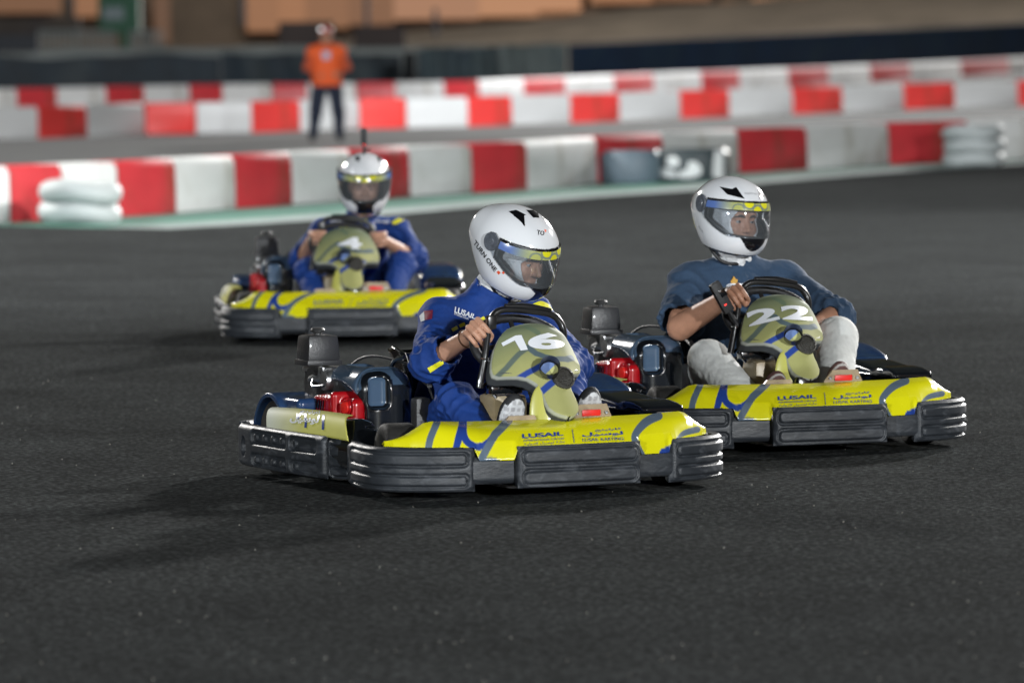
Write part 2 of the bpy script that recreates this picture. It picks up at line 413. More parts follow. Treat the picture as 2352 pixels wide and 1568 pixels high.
# ================================================================== THE SETTING
def ground_mat(name, color, rough, grain=.35, big=.15, scale=160, bump=.5, dark=None, spec=None):
    m = bpy.data.materials.new(name); m.use_nodes = True; t = m.node_tree; N = t.nodes; L = t.links; p = N['Principled BSDF']; p.inputs['Specular IOR Level'].default_value = .3
    tc = N.new('ShaderNodeTexCoord'); co = tc.outputs['Object']
    def nz(s, d, r=.6, st=None):
        n = N.new('ShaderNodeTexNoise'); n.inputs['Scale'].default_value = s; n.inputs['Detail'].default_value = d; n.inputs['Roughness'].default_value = r
        if st:
            mp = N.new('ShaderNodeMapping'); mp.inputs['Scale'].default_value = st; mp.inputs['Rotation'].default_value = (0, 0, R(20)); L.new(co, mp.inputs[0]); L.new(mp.outputs[0], n.inputs[0])
        else: L.new(co, n.inputs[0])
        return n.outputs[0]
    def rng_(s, a, b, lo=.35, hi=.65):
        mr = N.new('ShaderNodeMapRange'); mr.inputs[1].default_value = lo; mr.inputs[2].default_value = hi; mr.inputs[3].default_value = a; mr.inputs[4].default_value = b; L.new(s, mr.inputs[0]); return mr.outputs[0]
    def mul(a, b):
        x = N.new('ShaderNodeMath'); x.operation = 'MULTIPLY'; L.new(a, x.inputs[0]); L.new(b, x.inputs[1]); return x.outputs[0]
    g = nz(scale, 3, .7); k = mul(rng_(g, 1-grain, 1+grain, .3, .7), rng_(nz(1.1, 6), 1-big, 1+big))
    vo = N.new('ShaderNodeTexVoronoi'); vo.inputs['Scale'].default_value = scale*.9; L.new(co, vo.inputs[0])
    k = mul(k, rng_(vo.outputs['Distance'], 1+grain*.5, 1-grain*.6, .1, .6))
    rgb = N.new('ShaderNodeRGB'); rgb.outputs[0].default_value = (*color, 1)
    sc = N.new('ShaderNodeVectorMath'); sc.operation = 'SCALE'; L.new(rgb.outputs[0], sc.inputs[0]); L.new(k, sc.inputs['Scale']); L.new(sc.outputs[0], p.inputs['Base Color'])
    L.new(rng_(nz(3, 5), rough-.06, rough+.06), p.inputs['Roughness'])
    b = N.new('ShaderNodeBump'); b.inputs['Strength'].default_value = bump; b.inputs['Distance'].default_value = .006
    L.new(g, b.inputs['Height']); L.new(b.outputs[0], p.inputs['Normal'])
    if spec is not None:      # rough stone: diffuse with a weak sheen only
        df = N.new('ShaderNodeBsdfDiffuse'); gl = N.new('ShaderNodeBsdfGlossy'); gl.inputs['Roughness'].default_value = rough; mx = N.new('ShaderNodeMixShader'); mx.inputs[0].default_value = spec
        L.new(sc.outputs[0], df.inputs[0]); L.new(b.outputs[0], df.inputs['Normal']); L.new(b.outputs[0], gl.inputs['Normal']); L.new(df.outputs[0], mx.inputs[1]); L.new(gl.outputs[0], mx.inputs[2]); L.new(mx.outputs[0], N['Material Output'].inputs[0])
    return m
M_asph = ground_mat('asphalt', (.036, .0398, .0402), .55, grain=.95, big=.2, scale=45, bump=1., spec=.03)
M_conc = ground_mat('concrete_apron', (.15, .155, .15), .8, grain=.1, big=.12, scale=10, bump=.1)
M_sand = ground_mat('packed_sand', (.16, .13, .10), .9, grain=.15, big=.3, scale=2, bump=.3)
M_grn = ground_mat('green_track_paint', (.055, .165, .125), .6, grain=.15, big=.2, scale=20, bump=.2)
M_wpt = ground_mat('white_track_paint', (.27, .32, .31), .6, grain=.15, big=.2, scale=20, bump=.2)
def gsheet(name, near, far, z, m, kind='structure', ny=1):
    V = [(p[0], p[1], z) for p in near]+[(p[0], p[1], z) for p in far]; n = len(near)
    me = bpy.data.meshes.new(name); me.from_pydata(V, [], [(i, i+1, n+i+1, n+i) for i in range(n-1)]); me.update()
    o = link(name, me, m, smooth=False); o['kind'] = kind; return o
gsheet('ground', [(-900, -60), (900, -60)], [(-900, 1500), (900, 1500)], -.02, M_sand)
# ---- barrier rows: boundaries measured along the base of each row
R1 = [(-105, 'w'), (28, 'r'), (148, 'w'), (275, 'r'), (408, 'w'), (545, 'r'), (675, 'w'), (812, 'r'), (945, 'w'), (1088, 'r'), (1215, 'w'), (1375, 'r'), (1527, 'w'), (1700, 'r'), (1858, 'w'), (2045, 'r'), (2228, 'w'), (2420, 'r'), (2620, 0)]
b1x = [-300, 28, 275, 408, 545, 675, 945, 1088, 1215, 1375, 1527, 1700, 1858, 2045, 2352, 2900]
b1y = [526, 511, 498, 489, 479, 470, 451, 443, 436, 421, 410, 398, 389, 378, 366, 350]
R2 = [(-45, 'w'), (90, 'r'), (203, 'w'), (335, 'r'), (452, 'w'), (580, 'r'), (692, 'w'), (828, 'r'), (935, 'w'), (1077, 'r'), (1178, 'w'), (1313, 'r'), (1425, 'w'), (1565, 'r'), (1678, 'w'), (1823, 'r'), (1937, 'w'), (2078, 'r'), (2195, 'w'), (2340, 'r'), (2465, 0)]
b2x = [-200, 90, 335, 580, 828, 1077, 1313, 1565, 1823, 2078, 2340, 2700]; b2y = [326, 319, 309, 305, 296, 291, 283, 273, 263, 252, 243, 231]
R3 = [(-65, 'w'), (40, 'r'), (132, 'w'), (245, 'r'), (332, 'w'), (437, 'r'), (512, 'w'), (625, 'r'), (705, 'w'), (818, 'r'), (910, 'w'), (1022, 'r'), (1102, 'w'), (1205, 'r'), (1300, 'w'), (1412, 'r'), (1503, 'w'), (1612, 'r'), (1700, 'w'), (1812, 'r'), (1905, 'w'), (2000, 'r'), (2092, 'w'), (2208, 'r'), (2318, 'w'), (2430, 0)]
b3x = [-200, 40, 245, 437, 625, 910, 1102, 1300, 1503, 1700, 1905, 2092, 2318, 2600]; b3y = [209, 204, 200, 196, 193, 190, 186, 178, 169, 162, 154, 146, 135, 122]
M_rb = mat('red_barrier_plastic', (.60, .045, .055), .38, var=.14, vscale=1.3, dark=(.42, .06, .05), dscale=1.7)
M_wb = mat('white_barrier_plastic', (.74, .75, .74), .42, var=.06, vscale=1.6, dark=(.55, .54, .50), dscale=1.5)
M_rb2 = mat('bright_red_barrier_plastic', (.93, .07, .065), .38, var=.07, vscale=1.3, dark=(.7, .08, .06), dscale=1.7)
M_wb2 = mat('clean_white_barrier_plastic', (.73, .75, .75), .42, var=.04, vscale=1.6)
def block(p, q, c, ms, h, dep, row):
    d = (q-p); Ln = d.length; a = math.atan2(d.y, d.x)
    mb = MB(); bm = bmesh.new()
    prof = [(0, 0), (-.01, .05), (0, .09), (.012, h*.5), (.02, h-.06), (.05, h), (dep-.05, h), (dep, h-.06), (dep, 0)]
    g = .012; n = len(prof); V = []; F = []
    xs = [g, g+.02, Ln-g-.02, Ln-g]
    for i, x in enumerate(xs):
        e = .012 if i in (0, 3) else 0
        V += [(x, min(max(y, e), dep-e), min(z, h-e)) for y, z in prof]
    for i in range(3):
        for k in range(n): F.append((i*n+k, i*n+(k+1) % n, (i+1)*n+(k+1) % n, (i+1)*n+k))
    F.append(tuple(range(n))); F.append(tuple(3*n+k for k in range(n))[::-1]); mb.add(V, F)
    o = mb.obj('barrier_block', ms[c], autos=True); o.location = (p.x, p.y, 0); o.rotation_euler = (0, 0, a)
    cn = 'red' if c == 'r' else 'white'
    tag(o, '%s plastic barrier block %s' % (cn, row), 'barrier', None)
    return o
ORD = ['', 'first', 'second', 'third', 'fourth', 'fifth', 'sixth', 'seventh', 'eighth', 'ninth', 'tenth', 'eleventh', 'twelfth', 'thirteenth', 'fourteenth']
def row(B, bx, by, ztop, ms, h, dep, rowname):
    P = []
    for x, c in B: P.append(ground(x, np.interp(x, bx, by), ztop))
    cnt = {'r': 0, 'w': 0}
    for i in range(len(B)-1):
        o = block(P[i].to_2d().to_3d(), P[i+1].to_2d().to_3d(), B[i][1], ms, h, dep, rowname); cn = {'r': 'red', 'w': 'white'}[B[i][1]]
        if B[i+1][0] < 4: o['label'] = '%s barrier block just past the left edge, %s' % (cn, rowname)
        elif B[i][0] > 2348: o['label'] = '%s barrier block just past the right edge, %s' % (cn, rowname)
        else: cnt[B[i][1]] += 1; o['label'] = '%s barrier block %s, counted from the left the %s %s one' % (cn, rowname, ORD[cnt[B[i][1]]], cn)
        o['group'] = '%s barrier blocks %s' % (cn, rowname)
    return P
P1 = row(R1, b1x, b1y, 0, {'r': M_rb, 'w': M_wb}, .485, .42, 'in the nearest wall')
P2 = row(R2, b2x, b2y, 0, {'r': M_rb2, 'w': M_wb2}, .50, .42, 'in the middle wall')
P3 = row(R3, b3x, b3y, .5, {'r': M_rb, 'w': M_wb}, .50, .42, 'in the farthest wall')
# ---- surfaces
near1 = [p.to_2d() for p in P1]; nn = []
for i, p in enumerate(near1):
    t = (near1[min(i+1, len(near1)-1)]-near1[max(i-1, 0)]).normalized(); nn.append(Vector((t.y, -t.x)))
offp = lambda d: [p+n*d for p, n in zip(near1, nn)]
gsheet('track', [(-60, -40)]+[(x, -40) for x in np.linspace(-50, 50, len(near1)-2)]+[(60, -40)], offp(.0), 0.0, M_asph)
def wline(d0l, d0r, d1l, d1r):
    n = len(near1); f = lambda a, b: [near1[i]+nn[i]*(a+(b-a)*i/(n-1)) for i in range(n)]
    return f(d0l, d0r), f(d1l, d1r)
a, b = wline(-.2, -.2, 1.75, .9); gsheet('painted_verge', a, b, .004, M_grn)
a, b = wline(1.75, .9, 2.5, 1.45); gsheet('edge_line', a, b, .006, M_wpt)
p2 = [p.to_2d() for p in P2]
ap = [Vector((np.interp(i, np.linspace(0, len(near1)-1, len(p2)), np.arange(len(p2))), 0)) for i in range(len(near1))]
def resamp(P, n): 
    xs = np.linspace(0, len(P)-1, n); return [Vector((np.interp(x, range(len(P)), [p[0] for p in P]), np.interp(x, range(len(P)), [p[1] for p in P]))) for x in xs]
N_ = 24; q1 = resamp([p-n*.2 for p, n in zip(near1, nn)], N_); q2 = resamp(p2, N_); q3 = resamp([p.to_2d() for p in P3], N_)
gsheet('apron', q1, [p+Vector((0, .6)) for p in q2], .002, M_conc)
gsheet('road_between_walls', [p+Vector((0, .6)) for p in q2], [p+Vector((0, 3)) for p in q3], .001, M_conc)
# ---- dark tyre wall and navy tarpaulin wall behind the third row
M_tyw = mat('old_black_rubber_sheet', (.004, .011, .017), .8, var=.5, vscale=.9, dark=(.022, .032, .035), dscale=.35)
M_tarp = mat('navy_tarpaulin', (.004, .020, .050), .75, var=.2, vscale=.6, dark=(.012, .035, .055), dscale=.7)
M_grey = mat('pale_dusty_sheet', (.12, .135, .13), .85, var=.3, vscale=.5)
def wallseg(name, x0, y0t, x1, y1t, Y0, Y1, m, label, cat, group=None, th=.5, wav=0., seed=0):
    a = atdepth(x0, y0t, Y0); b = atdepth(x1, y1t, Y1); n = 24; V = []; F = []
    for i in range(n+1):
        t = i/n; p = a.lerp(b, t); z = p.z + wav*(math.sin(t*9+seed)+.6*math.sin(t*23+seed*2)); dy = .08*math.sin(t*40+seed)
        V += [(p.x, p.y+dy, 0), (p.x, p.y+dy, z-.04), (p.x, p.y+dy+.06, z), (p.x, p.y+th, z), (p.x, p.y+th, 0)]
    for i in range(n):
        for k in range(4): F.append((i*5+k, i*5+5+k, i*5+6+k, i*5+k+1))
    F += [(0, 1, 2, 3, 4), (n*5+4, n*5+3, n*5+2, n*5+1, n*5)]
    o = MB().add(V, F).obj(name, m); tag(o, label, cat, group); return o
wallseg('rubber_wall', -160, 132, 505, 127, 158, 160, M_tyw, 'long low wall of old black rubber on the far left behind the third row', 'wall', wav=.05, seed=1)
wallseg('rubber_wall', 508, 122, 922, 124, 160, 164, M_tyw, 'low black rubber wall directly behind the standing marshal', 'wall', wav=.03, seed=3)
wallseg('dark_post', 926, 118, 955, 118, 162, 162.2, mat('post_black', (.004, .008, .012), .6), 'black post between two low rubber walls right of the marshal', 'post', th=.3)
wallseg('rubber_wall', 958, 112, 1145, 108, 165, 168, mat('grey_rubber', (.035, .055, .06), .8, var=.5, vscale=.6, dark=(.012, .025, .035), dscale=.5), 'greyer patchy rubber wall between the black post and the navy wall', 'wall', wav=.03, seed=5)
wallseg('rubber_wall', 1148, 104, 1302, 101, 168, 170, mat('grey_rubber2', (.07, .09, .09), .8, var=.5, vscale=.5, dark=(.014, .028, .04), dscale=.6), 'palest patchy rubber wall ending at the navy tarpaulin', 'wall', wav=.02, seed=8)
wallseg('tarpaulin_wall', 1306, 103, 2500, 47, 176, 218, M_tarp, 'long navy tarpaulin wall stretching to the right edge', 'wall', wav=.0, seed=2)
wallseg('sand_windrow', -160, 120, 1300, 101, 161, 172, M_grey, 'pale dusty sheet lying along the top behind the rubber walls', 'sheet', th=1.5, wav=.04, seed=4)
# ---- embankment
def bank():
    n = 60; m_ = 14; V = []; F = []
    for i in range(n+1):
        t = i/n; x = -60+130*t; Y0 = 222+.03*(x+60); top = np.interp(x, [-24, -12, -8, 0, 6, 22], [1.0, 1.05, 1.25, 2.0, 2.6, 3.4])
        for j in range(m_+1):
            s = j/m_; z = top*(1-(1-s)**1.6)+.06*math.sin(i*1.7+j)*s; V.append((x, Y0+s*20, z-.03 if j else -.3))
    for i in range(n):
        for j in range(m_): a = i*(m_+1)+j; F.append((a, a+m_+1, a+m_+2, a+1))
    o = MB().add(V, F).obj('hillside', mat('dusty_bank', (.45, .38, .30), .95, var=.3, vscale=.25, dark=(.33, .28, .23), dscale=.12)); o['kind'] = 'structure'
bank()
# ---- the lit building at the back, and the clutter before it
bd = thing('grandstand_building', 'long low building glowing orange behind the sand bank, split by dark posts', 'building', (0, 252, 0))
M_lit = {}
def lit(c, s):
    k = 'lit_panel_%g' % (c[1]*100+s)
    return mat(k, (.07, .045, .03), .6, emit=(c, s*.62))
mb = MB().box((0, 3, 5), (110, 4, 10)); mb.obj('wall', mat('dark_facade', (.11, .085, .06), .8, var=.3, vscale=.4), bd, smooth=False)
def panel(x0, y0, x1, y1, c, s, Yd=249.9, par=None):
    a = atdepth(x0, y1, Yd); b = atdepth(x1, y0, Yd)
    o = MB().box(((a.x+b.x)/2, Yd-252+.05, (a.z+b.z)/2), (b.x-a.x, .1, b.z-a.z), bevel=.02).obj('window', lit(c, s), bd, smooth=False); return o
OR = (.80, .34, .14)
panel(-40, -60, 140, 32, OR, .28); panel(172, -60, 318, 40, OR, .46); panel(352, -10, 390, 100, OR, .16)
panel(566, -60, 640, 74, OR, .50); panel(640.5, -60, 700, 82, OR, .58); panel(700.5, -60, 800, 66, OR, .42); panel(800.5, -60, 904, 58, OR, .34)
panel(904.5, -60, 1100, 47, (.88, .42, .22), .60); panel(1100.5, -60, 1335, 40, (.90, .42, .20), .74); panel(1355, -60, 1500, 9, OR, .6)
panel(1155, -60, 1560, 28, OR, .001) if 0 else None
panel(1505, -60, 1632, 4, OR, .35); panel(1235, 22, 1620, 50, OR, .12)
panel(1655, 4, 1712, 24, OR, .5); panel(1728, -6, 1815, 22, (.90, .42, .20), .80); panel(1818, -10, 1945, 18, OR, .6); panel(1975, -20, 2120, 12, OR, .6); panel(2130, -20, 2330, 3, OR, .5)
for x in (1390, 1012): pass
def bgbox(name, x0, y0, x1, y1, Yd, m, label, cat, group=None, th=.3, bevel=.03):
    a = atdepth(x0, y1, Yd); b = atdepth(x1, y0, Yd)
    o = MB().box(((a.x+b.x)/2, Yd+th/2, (a.z+b.z)/2), (b.x-a.x, th, b.z-a.z), bevel=bevel).obj(name, m, smooth=False); tag(o, label, cat, group); return o
M_dbr = mat('dark_brown_boards', (.035, .028, .022), .8, var=.4, vscale=.8, dark=(.015, .015, .02), dscale=.6)
M_green = mat('green_banner', (.008, .06, .03), .7, var=.2, vscale=.6)
M_fence = mat('galvanised_fence', (.16, .19, .19), .5, metal=.3)
bgbox('board_wall', -150, 40, 182, 88, 182, M_dbr, 'dark brown board wall at the far left under the orange panels', 'wall')
bgbox('bench', -60, 80, 88, 122, 171, mat('near_black_wood', (.008, .012, .018), .7), 'near black bench box left of the steel crowd fence', 'box')
bgbox('dark_box', 640, 50, 765, 116, 180, mat('brown_black_box', (.030, .022, .02), .8, var=.3, vscale=1), 'brown black box right of the steel crowd fence', 'box')
bgbox('dark_box', 812, 60, 930, 112, 184, mat('brown_black_box'), 'lower brown black box just right of the marshal head', 'box')
gb = thing('green_kiosk', 'dark green kiosk with a pale panel behind the steel fence', 'kiosk', (0, 0, 0))
def kp(name, x0, y0, x1, y1, Yd, m, th=.3):
    a = atdepth(x0, y1, Yd); b = atdepth(x1, y0, Yd); return MB().box(((a.x+b.x)/2, Yd+th/2, (a.z+b.z)/2), (b.x-a.x, th, b.z-a.z), bevel=.03).obj(name, m, gb, smooth=False)
kp('body', 226, -60, 318, 78, 180, M_green, 1.2); kp('panel', 236, 16, 284, 48, 179.9, mat('pale_panel', (.11, .15, .16), .6), .15); kp('post', 278, 60, 296, 124, 180.2, M_green, .4)
fg = 'steel crowd fences at the far left'
for i, (x0, x1) in enumerate([(90, 172), (176, 262), (300, 372)]):
    f = thing('crowd_fence', ['leftmost steel crowd fence beside the black bench', 'middle steel crowd fence left of the green post', 'steel crowd fence right of the green post'][i], 'fence', group=fg)
    a = atdepth(x0, 126, 172); b = atdepth(x1, 72, 172); mb = MB()
    mb.tube([(a.x, 172, a.z-.2), (a.x, 172, b.z), (b.x, 172, b.z), (b.x, 172, a.z-.2)], .05, 6); mb.tube([(a.x, 172, a.z+.15), (b.x, 172, a.z+.15)], .04, 6); mb.obj('frame', M_fence, f)
    mb = MB(); n = 7
    for k in range(1, n): x = a.x+(b.x-a.x)*k/n; mb.tube([(x, 172, a.z+.15), (x, 172, b.z)], .035, 5)
    mb.obj('bars', M_fence, f)
for i, (x, y0, y1) in enumerate([(160, -40, 66), (556, -60, 60), (842, -60, 62), (1000, 20, 88)]):
    bgbox('lamp_pole', x-5, y0, x+5, y1, 186, mat('pole_dark', (.03, .03, .035), .6, metal=.4), ['slim dark pole at far left beside the orange panel', 'slim dark pole between the kiosk and the wide orange panels', 'slim dark pole right of the marshal helmet', 'short dark pole at the top of the sand bank'][i], 'pole', 'dark poles before the lit building', th=.25)
# ---- tyre stacks
M_wty = mat('white_wrapped_tyre', (.40, .44, .44), .6, coat=.0, var=.07, vscale=3, bump=.2, bscale=5)
def tyre_stack(p, n, rad, hh, label, m=M_wty, tilt=0., cat='tyre stack', group=None):
    t = thing('tyre_stack', label, cat, (p.x, p.y, 0), 0, group)
    for i in range(n):
        prof = []
        for k in range(13):
            a = -math.pi/2+math.pi*k/12; prof.append((rad-hh*.5+hh*.5*math.cos(a), hh*(i+.5)+hh*.52*math.sin(a)))
        prof = [(rad*.5, hh*i+.01)]+prof+[(rad*.5, hh*(i+1)-.005)]
        if i == n-1: prof += [(0.001, hh*(i+1)-.015)]
        mb = MB(); V = []; seg = 40
        mb.lathe(prof, (0, 0, 0), seg=seg)
        mb.v = [(x+.012*math.sin(i*2.1), z+.01*math.cos(i*3), y + tilt*x + .012*math.sin(3*math.atan2(z, x)+i)) for x, y, z in mb.v]
        mb.obj('tyre', m, t)
    return t
g1 = ground(183, 512); tyre_stack(g1, 2, .36, .175, 'fat white wrapped tyre stack leaning at the left edge before the first red block', tilt=-.06)
g2 = ground(2236, 381); tyre_stack(g2, 3, .36, .155, 'stack of three white tyres before the last red block on the right')
# the printed pair of stacks
g3 = ground(1450, 420); g4 = ground(1585, 417)
M_gw = mat('slate_wrap', (.12, .165, .20), .5, var=.1, vscale=2); M_dw = mat('charcoal_wrap', (.03, .045, .05), .5)
def wrap_stack(p, wx, h, m, label):
    mb = MB(); prof = [(.001, 0), (wx, 0), (wx+.015, .03), (wx+.015, h-.05), (wx-.03, h), (.001, h-.01)]
    mb.lathe([(r, z) for r, z in prof], (0, 0, 0), seg=48); mb.v = [(x, z*.8, y) for x, y, z in mb.v]
    t = thing('wrapped_tyre_stack', label, 'tyre stack', (p.x, p.y, 0)); mb.obj('wrap', m, t); return t
s3 = wrap_stack(g3, .30, .34, M_gw, 'slate grey wrapped tyre stack left of the one printed black and white')
s4 = wrap_stack(g4, .40, .35, M_dw, 'tyre stack wrapped in a black and white print by the near wall')
fr0 = Frame((0, 0, 0), 0)
class WF:
    def __init__(s, loc): s.loc = Vector(loc)
    def ray(s, x, y): return CPOS-s.loc, pray(x, y).normalized()
def prt(stack, polys, m):
    f = WF(stack.location); tr = bvh_of(stack.children[0])
    for P in polys:
        P = [((2300+a/3.36)/1.7415, (560+b/3.36)/1.7415) for a, b in P]; px_poly('printed_mark', P, f, tr, m, stack, off=.004, L=5)
M_wp = mat('white_wrap_print', (.72, .75, .75), .45)
prt(s4, [[(960, 120), (1105, 120), (1105, 590), (1000, 590)], [(1230, 240), (1340, 215), (1400, 270), (1390, 360), (1290, 380), (1230, 330)], [(1380, 440), (1500, 400), (1530, 290), (1620, 290), (1700, 370), (1690, 470), (1560, 510), (1400, 510)],
         [(1115, 380), (1250, 380), (1380, 460), (1380, 500), (1115, 500)], [(1880, 140), (2000, 140), (2000, 540), (1850, 500), (1860, 300)]], M_wp)

# ---- loose grit on the racing line, and old rubber marks
def grit():
    r = random.Random(11); mb = MB()
    for i in range(260):
        y = 14+r.random()**1.3*14; x = (r.random()-.5)*y*.2; s = r.uniform(.0015, .0036); a = r.random()*3
        c, d = math.cos(a)*s, math.sin(a)*s; mb.add([(x+c, y+d, .001), (x-d, y+c, .001), (x-c, y-d, .001), (x+d, y-c, .001), (x, y, .002+s*1.1)], [(0, 1, 4), (1, 2, 4), (2, 3, 4), (3, 0, 4)])
    o = mb.obj('grit', mat('pale_grit', (.26, .25, .22), .6), smooth=False); o['kind'] = 'stuff'; o['label'] = 'pale loose grit scattered over the asphalt'; o['category'] = 'grit'
grit()
M_mark = ground_mat('rubber_mark', (.033, .033, .034), .55, grain=.8, big=.3, scale=45, bump=1., spec=.035)
def mark(pts, w_):
    P, s = [], None; P = [Vector(p) for p in pts]; n = 40; V = []; F = []
    for i in range(n+1):
        t = i/n; a = P[0].lerp(P[1], t); b = P[1].lerp(P[2], t); p = a.lerp(b, t); d = (P[1]-P[0]).lerp(P[2]-P[1], t).normalized(); nn_ = Vector((-d.y, d.x)); ww = w_*(.6+.4*math.sin(i*1.3)**2)*min(1, 6*t, 6*(1-t))
        V += [(p.x+nn_.x*ww/2, p.y+nn_.y*ww/2, .003), (p.x-nn_.x*ww/2, p.y-nn_.y*ww/2, .003)]
    for i in range(n): F.append((2*i, 2*i+1, 2*i+3, 2*i+2))
    o = MB().add(V, F).obj('tyre_mark', M_mark, smooth=False); o['kind'] = 'structure'
for pts, w_ in [] and [([(-4.5, 31), (-.2, 23.6), (4.6, 20.5)], .55), ([(-4, 38), (1, 30), (6, 27)], .7), ([(-3.4, 20), (0, 16.6), (3.4, 14.2)], .45)]: mark(pts, w_)
# ================================================================== THE KART
def unit3(a): a = np.asarray(a, float); return a/np.linalg.norm(a)
def smooth_path(pts, n):
    P = []; pts = [np.array(p, float) for p in pts]
    for i in range(len(pts)-1):
        g = lambda k: pts[min(max(k, 0), len(pts)-1)]
        for j in range(12):
            t = j/12; p0, p1, p2, p3 = g(i-1), g(i), g(i+1), g(i+2); P.append(.5*((2*p1)+(p2-p0)*t+(2*p0-5*p1+4*p2-p3)*t*t+(3*p1-p0-3*p2+p3)*t**3))
    P.append(pts[-1]); P = np.array(P); d = np.r_[0, np.cumsum(np.linalg.norm(np.diff(P, axis=0), axis=1))]
    s = np.linspace(0, d[-1], n); return np.stack([np.interp(s, d, P[:, k]) for k in range(P.shape[1])], -1), s
def rr2(s, z, s0, s1, z0, z1, r):
    q = np.stack([np.abs(s-(s0+s1)/2)-(s1-s0)/2+r, np.abs(z-(z0+z1)/2)-(z1-z0)/2+r], -1)
    return np.sqrt((np.maximum(q, 0)**2).sum(-1))+np.minimum(q.max(-1), 0)-r
def bumper_piece(name, path, z0, z1, slots, parent, side=1, depth=.045, holes=(), pits=(), endr=.03, bands=(), m=None, zlift=None, flip=False):
    Ltot = smooth_path(path, 10)[1][-1]; ns = max(8, int(Ltot/.0036)); P, s = smooth_path(path, ns)
    T = np.gradient(P, axis=0); T /= np.linalg.norm(T, axis=1)[:, None]; Nn = np.stack([T[:, 1], -T[:, 0]], -1)*(-1 if flip else 1)
    nz = 44; zz = np.linspace(z0, z1, nz); S, Z = np.meshgrid(s, zz, indexing='ij')
    e = -rr2(S, Z, 0, Ltot, z0, z1, endr)                      # distance inside the outline
    o = -.016*np.clip(1-e/.022, 0, 1)**2.2
    for b in bands: o += -.006*np.exp(-((Z-b)/.0035)**2)*np.clip((e-.01)/.02, 0, 1)
    for (a0, a1, b0, b1, r, dep) in slots:
        d = rr2(S, Z, a0, a1, b0, b1, r); o += -.015*np.exp(-(d/.0042)**2)+dep*np.clip(-d/.004, 0, 1)
    for (a, b, r) in pits:
        d = np.sqrt((S-a)**2+(Z-b)**2)-r; o += .010*np.clip(-d/.004, 0, 1)
    for (a, b, ra, rb) in holes:
        d = np.sqrt(((S-a)/ra)**2+((Z-b)/rb)**2); o += -.035*np.clip((1.05-d)/.12, 0, 1)
    zl = np.zeros(ns) if zlift is None else np.interp(s/Ltot, *zip(*zlift))
    outer = np.stack([P[:, None, 0]+Nn[:, None, 0]*o, P[:, None, 1]+Nn[:, None, 1]*o, Z+zl[:, None]], -1)
    k = 6; add = []
    for i in range(k+1): add.append(np.stack([P[:, 0]-Nn[:, 0]*(.016+(depth-.016)*i/k), P[:, 1]-Nn[:, 1]*(.016+(depth-.016)*i/k), np.full(ns, z1-.003*(i > 1))+zl], -1))
    add.append(np.stack([P[:, 0]-Nn[:, 0]*depth, P[:, 1]-Nn[:, 1]*depth, np.full(ns, z0+.01)+zl], -1)); add.append(np.stack([P[:, 0]-Nn[:, 0]*.02, P[:, 1]-Nn[:, 1]*.02, np.full(ns, z0)+zl], -1))
    G = np.concatenate([outer]+[a[:, None] for a in add], 1); nk = G.shape[1]; ii = np.arange(ns*nk).reshape(ns, nk)
    jj = np.roll(ii, -1, 1); F = np.stack([ii[:-1], ii[1:], jj[1:], jj[:-1]], -1).reshape(-1, 4); V = G.reshape(-1, 3)
    V = np.concatenate([V, [G[0].mean(0), G[-1].mean(0)]]); c0, c1 = len(V)-2, len(V)-1
    F = F.tolist(); 
    me = bpy.data.meshes.new(name); me.from_pydata(V.tolist(), [], F+[(int(ii[0, i]), int(jj[0, i]), c0) for i in range(nk)]+[(int(jj[-1, i]), int(ii[-1, i]), c1) for i in range(nk)]); me.update()
    bm = bmesh.new(); bm.from_mesh(me); bmesh.ops.recalc_face_normals(bm, faces=bm.faces); bm.to_mesh(me); bm.free()
    return link(name, me, m or M_bump, parent)
def mir(path): return [(x, -y) for x, y in path]
def wheel(parent, x, y, rad, wid, steer=0.):
    hw = wid/2; mb = MB(); s = 1 if y > 0 else -1
    prof = [(rad*.52, -hw*.80), (rad*.72, -hw*.97), (rad*.88, -hw), (rad*.965, -hw*.88), (rad, -hw*.68), (rad, hw*.68), (rad*.965, hw*.88), (rad*.88, hw), (rad*.72, hw*.97), (rad*.52, hw*.80)]
    ax = Vector((math.sin(-steer), math.cos(steer), 0)); c = (x, y, rad)
    mb.lathe(prof, c, ax=ax, seg=40); o = mb.obj('wheel', M_rub, parent)
    mb = MB(); rp = [(rad*.55, -hw*.85), (rad*.50, -hw*.82), (rad*.44, -hw*.4), (rad*.40, 0), (rad*.44, hw*.4), (rad*.50, hw*.82), (rad*.55, hw*.85)]
    mb.lathe(rp, c, ax=ax, seg=30); mb.lathe([(.001, s*hw*.15), (rad*.42, s*hw*.15), (rad*.42, s*hw*.05), (.001, s*hw*.05)], c, ax=ax, seg=24)
    mb.obj('rim', M_dmet, o)
    mb = MB(); mb.lathe([(.001, s*hw*.95), (.022, s*hw*.9), (.03, s*hw*.3), (.03, 0)], c, ax=ax, seg=18); mb.obj('hub', M_met, o)
F16 = Frame((-.18, 20.49, 0), 24.5); F22 = Frame((.863, 22.37, 0), 20); F4 = Frame((-.91, 30.45, 0), 5)
def c9(P): return [((2600+a/1.809)/1.7415, (1100+b/1.809)/1.7415) for a, b in P]
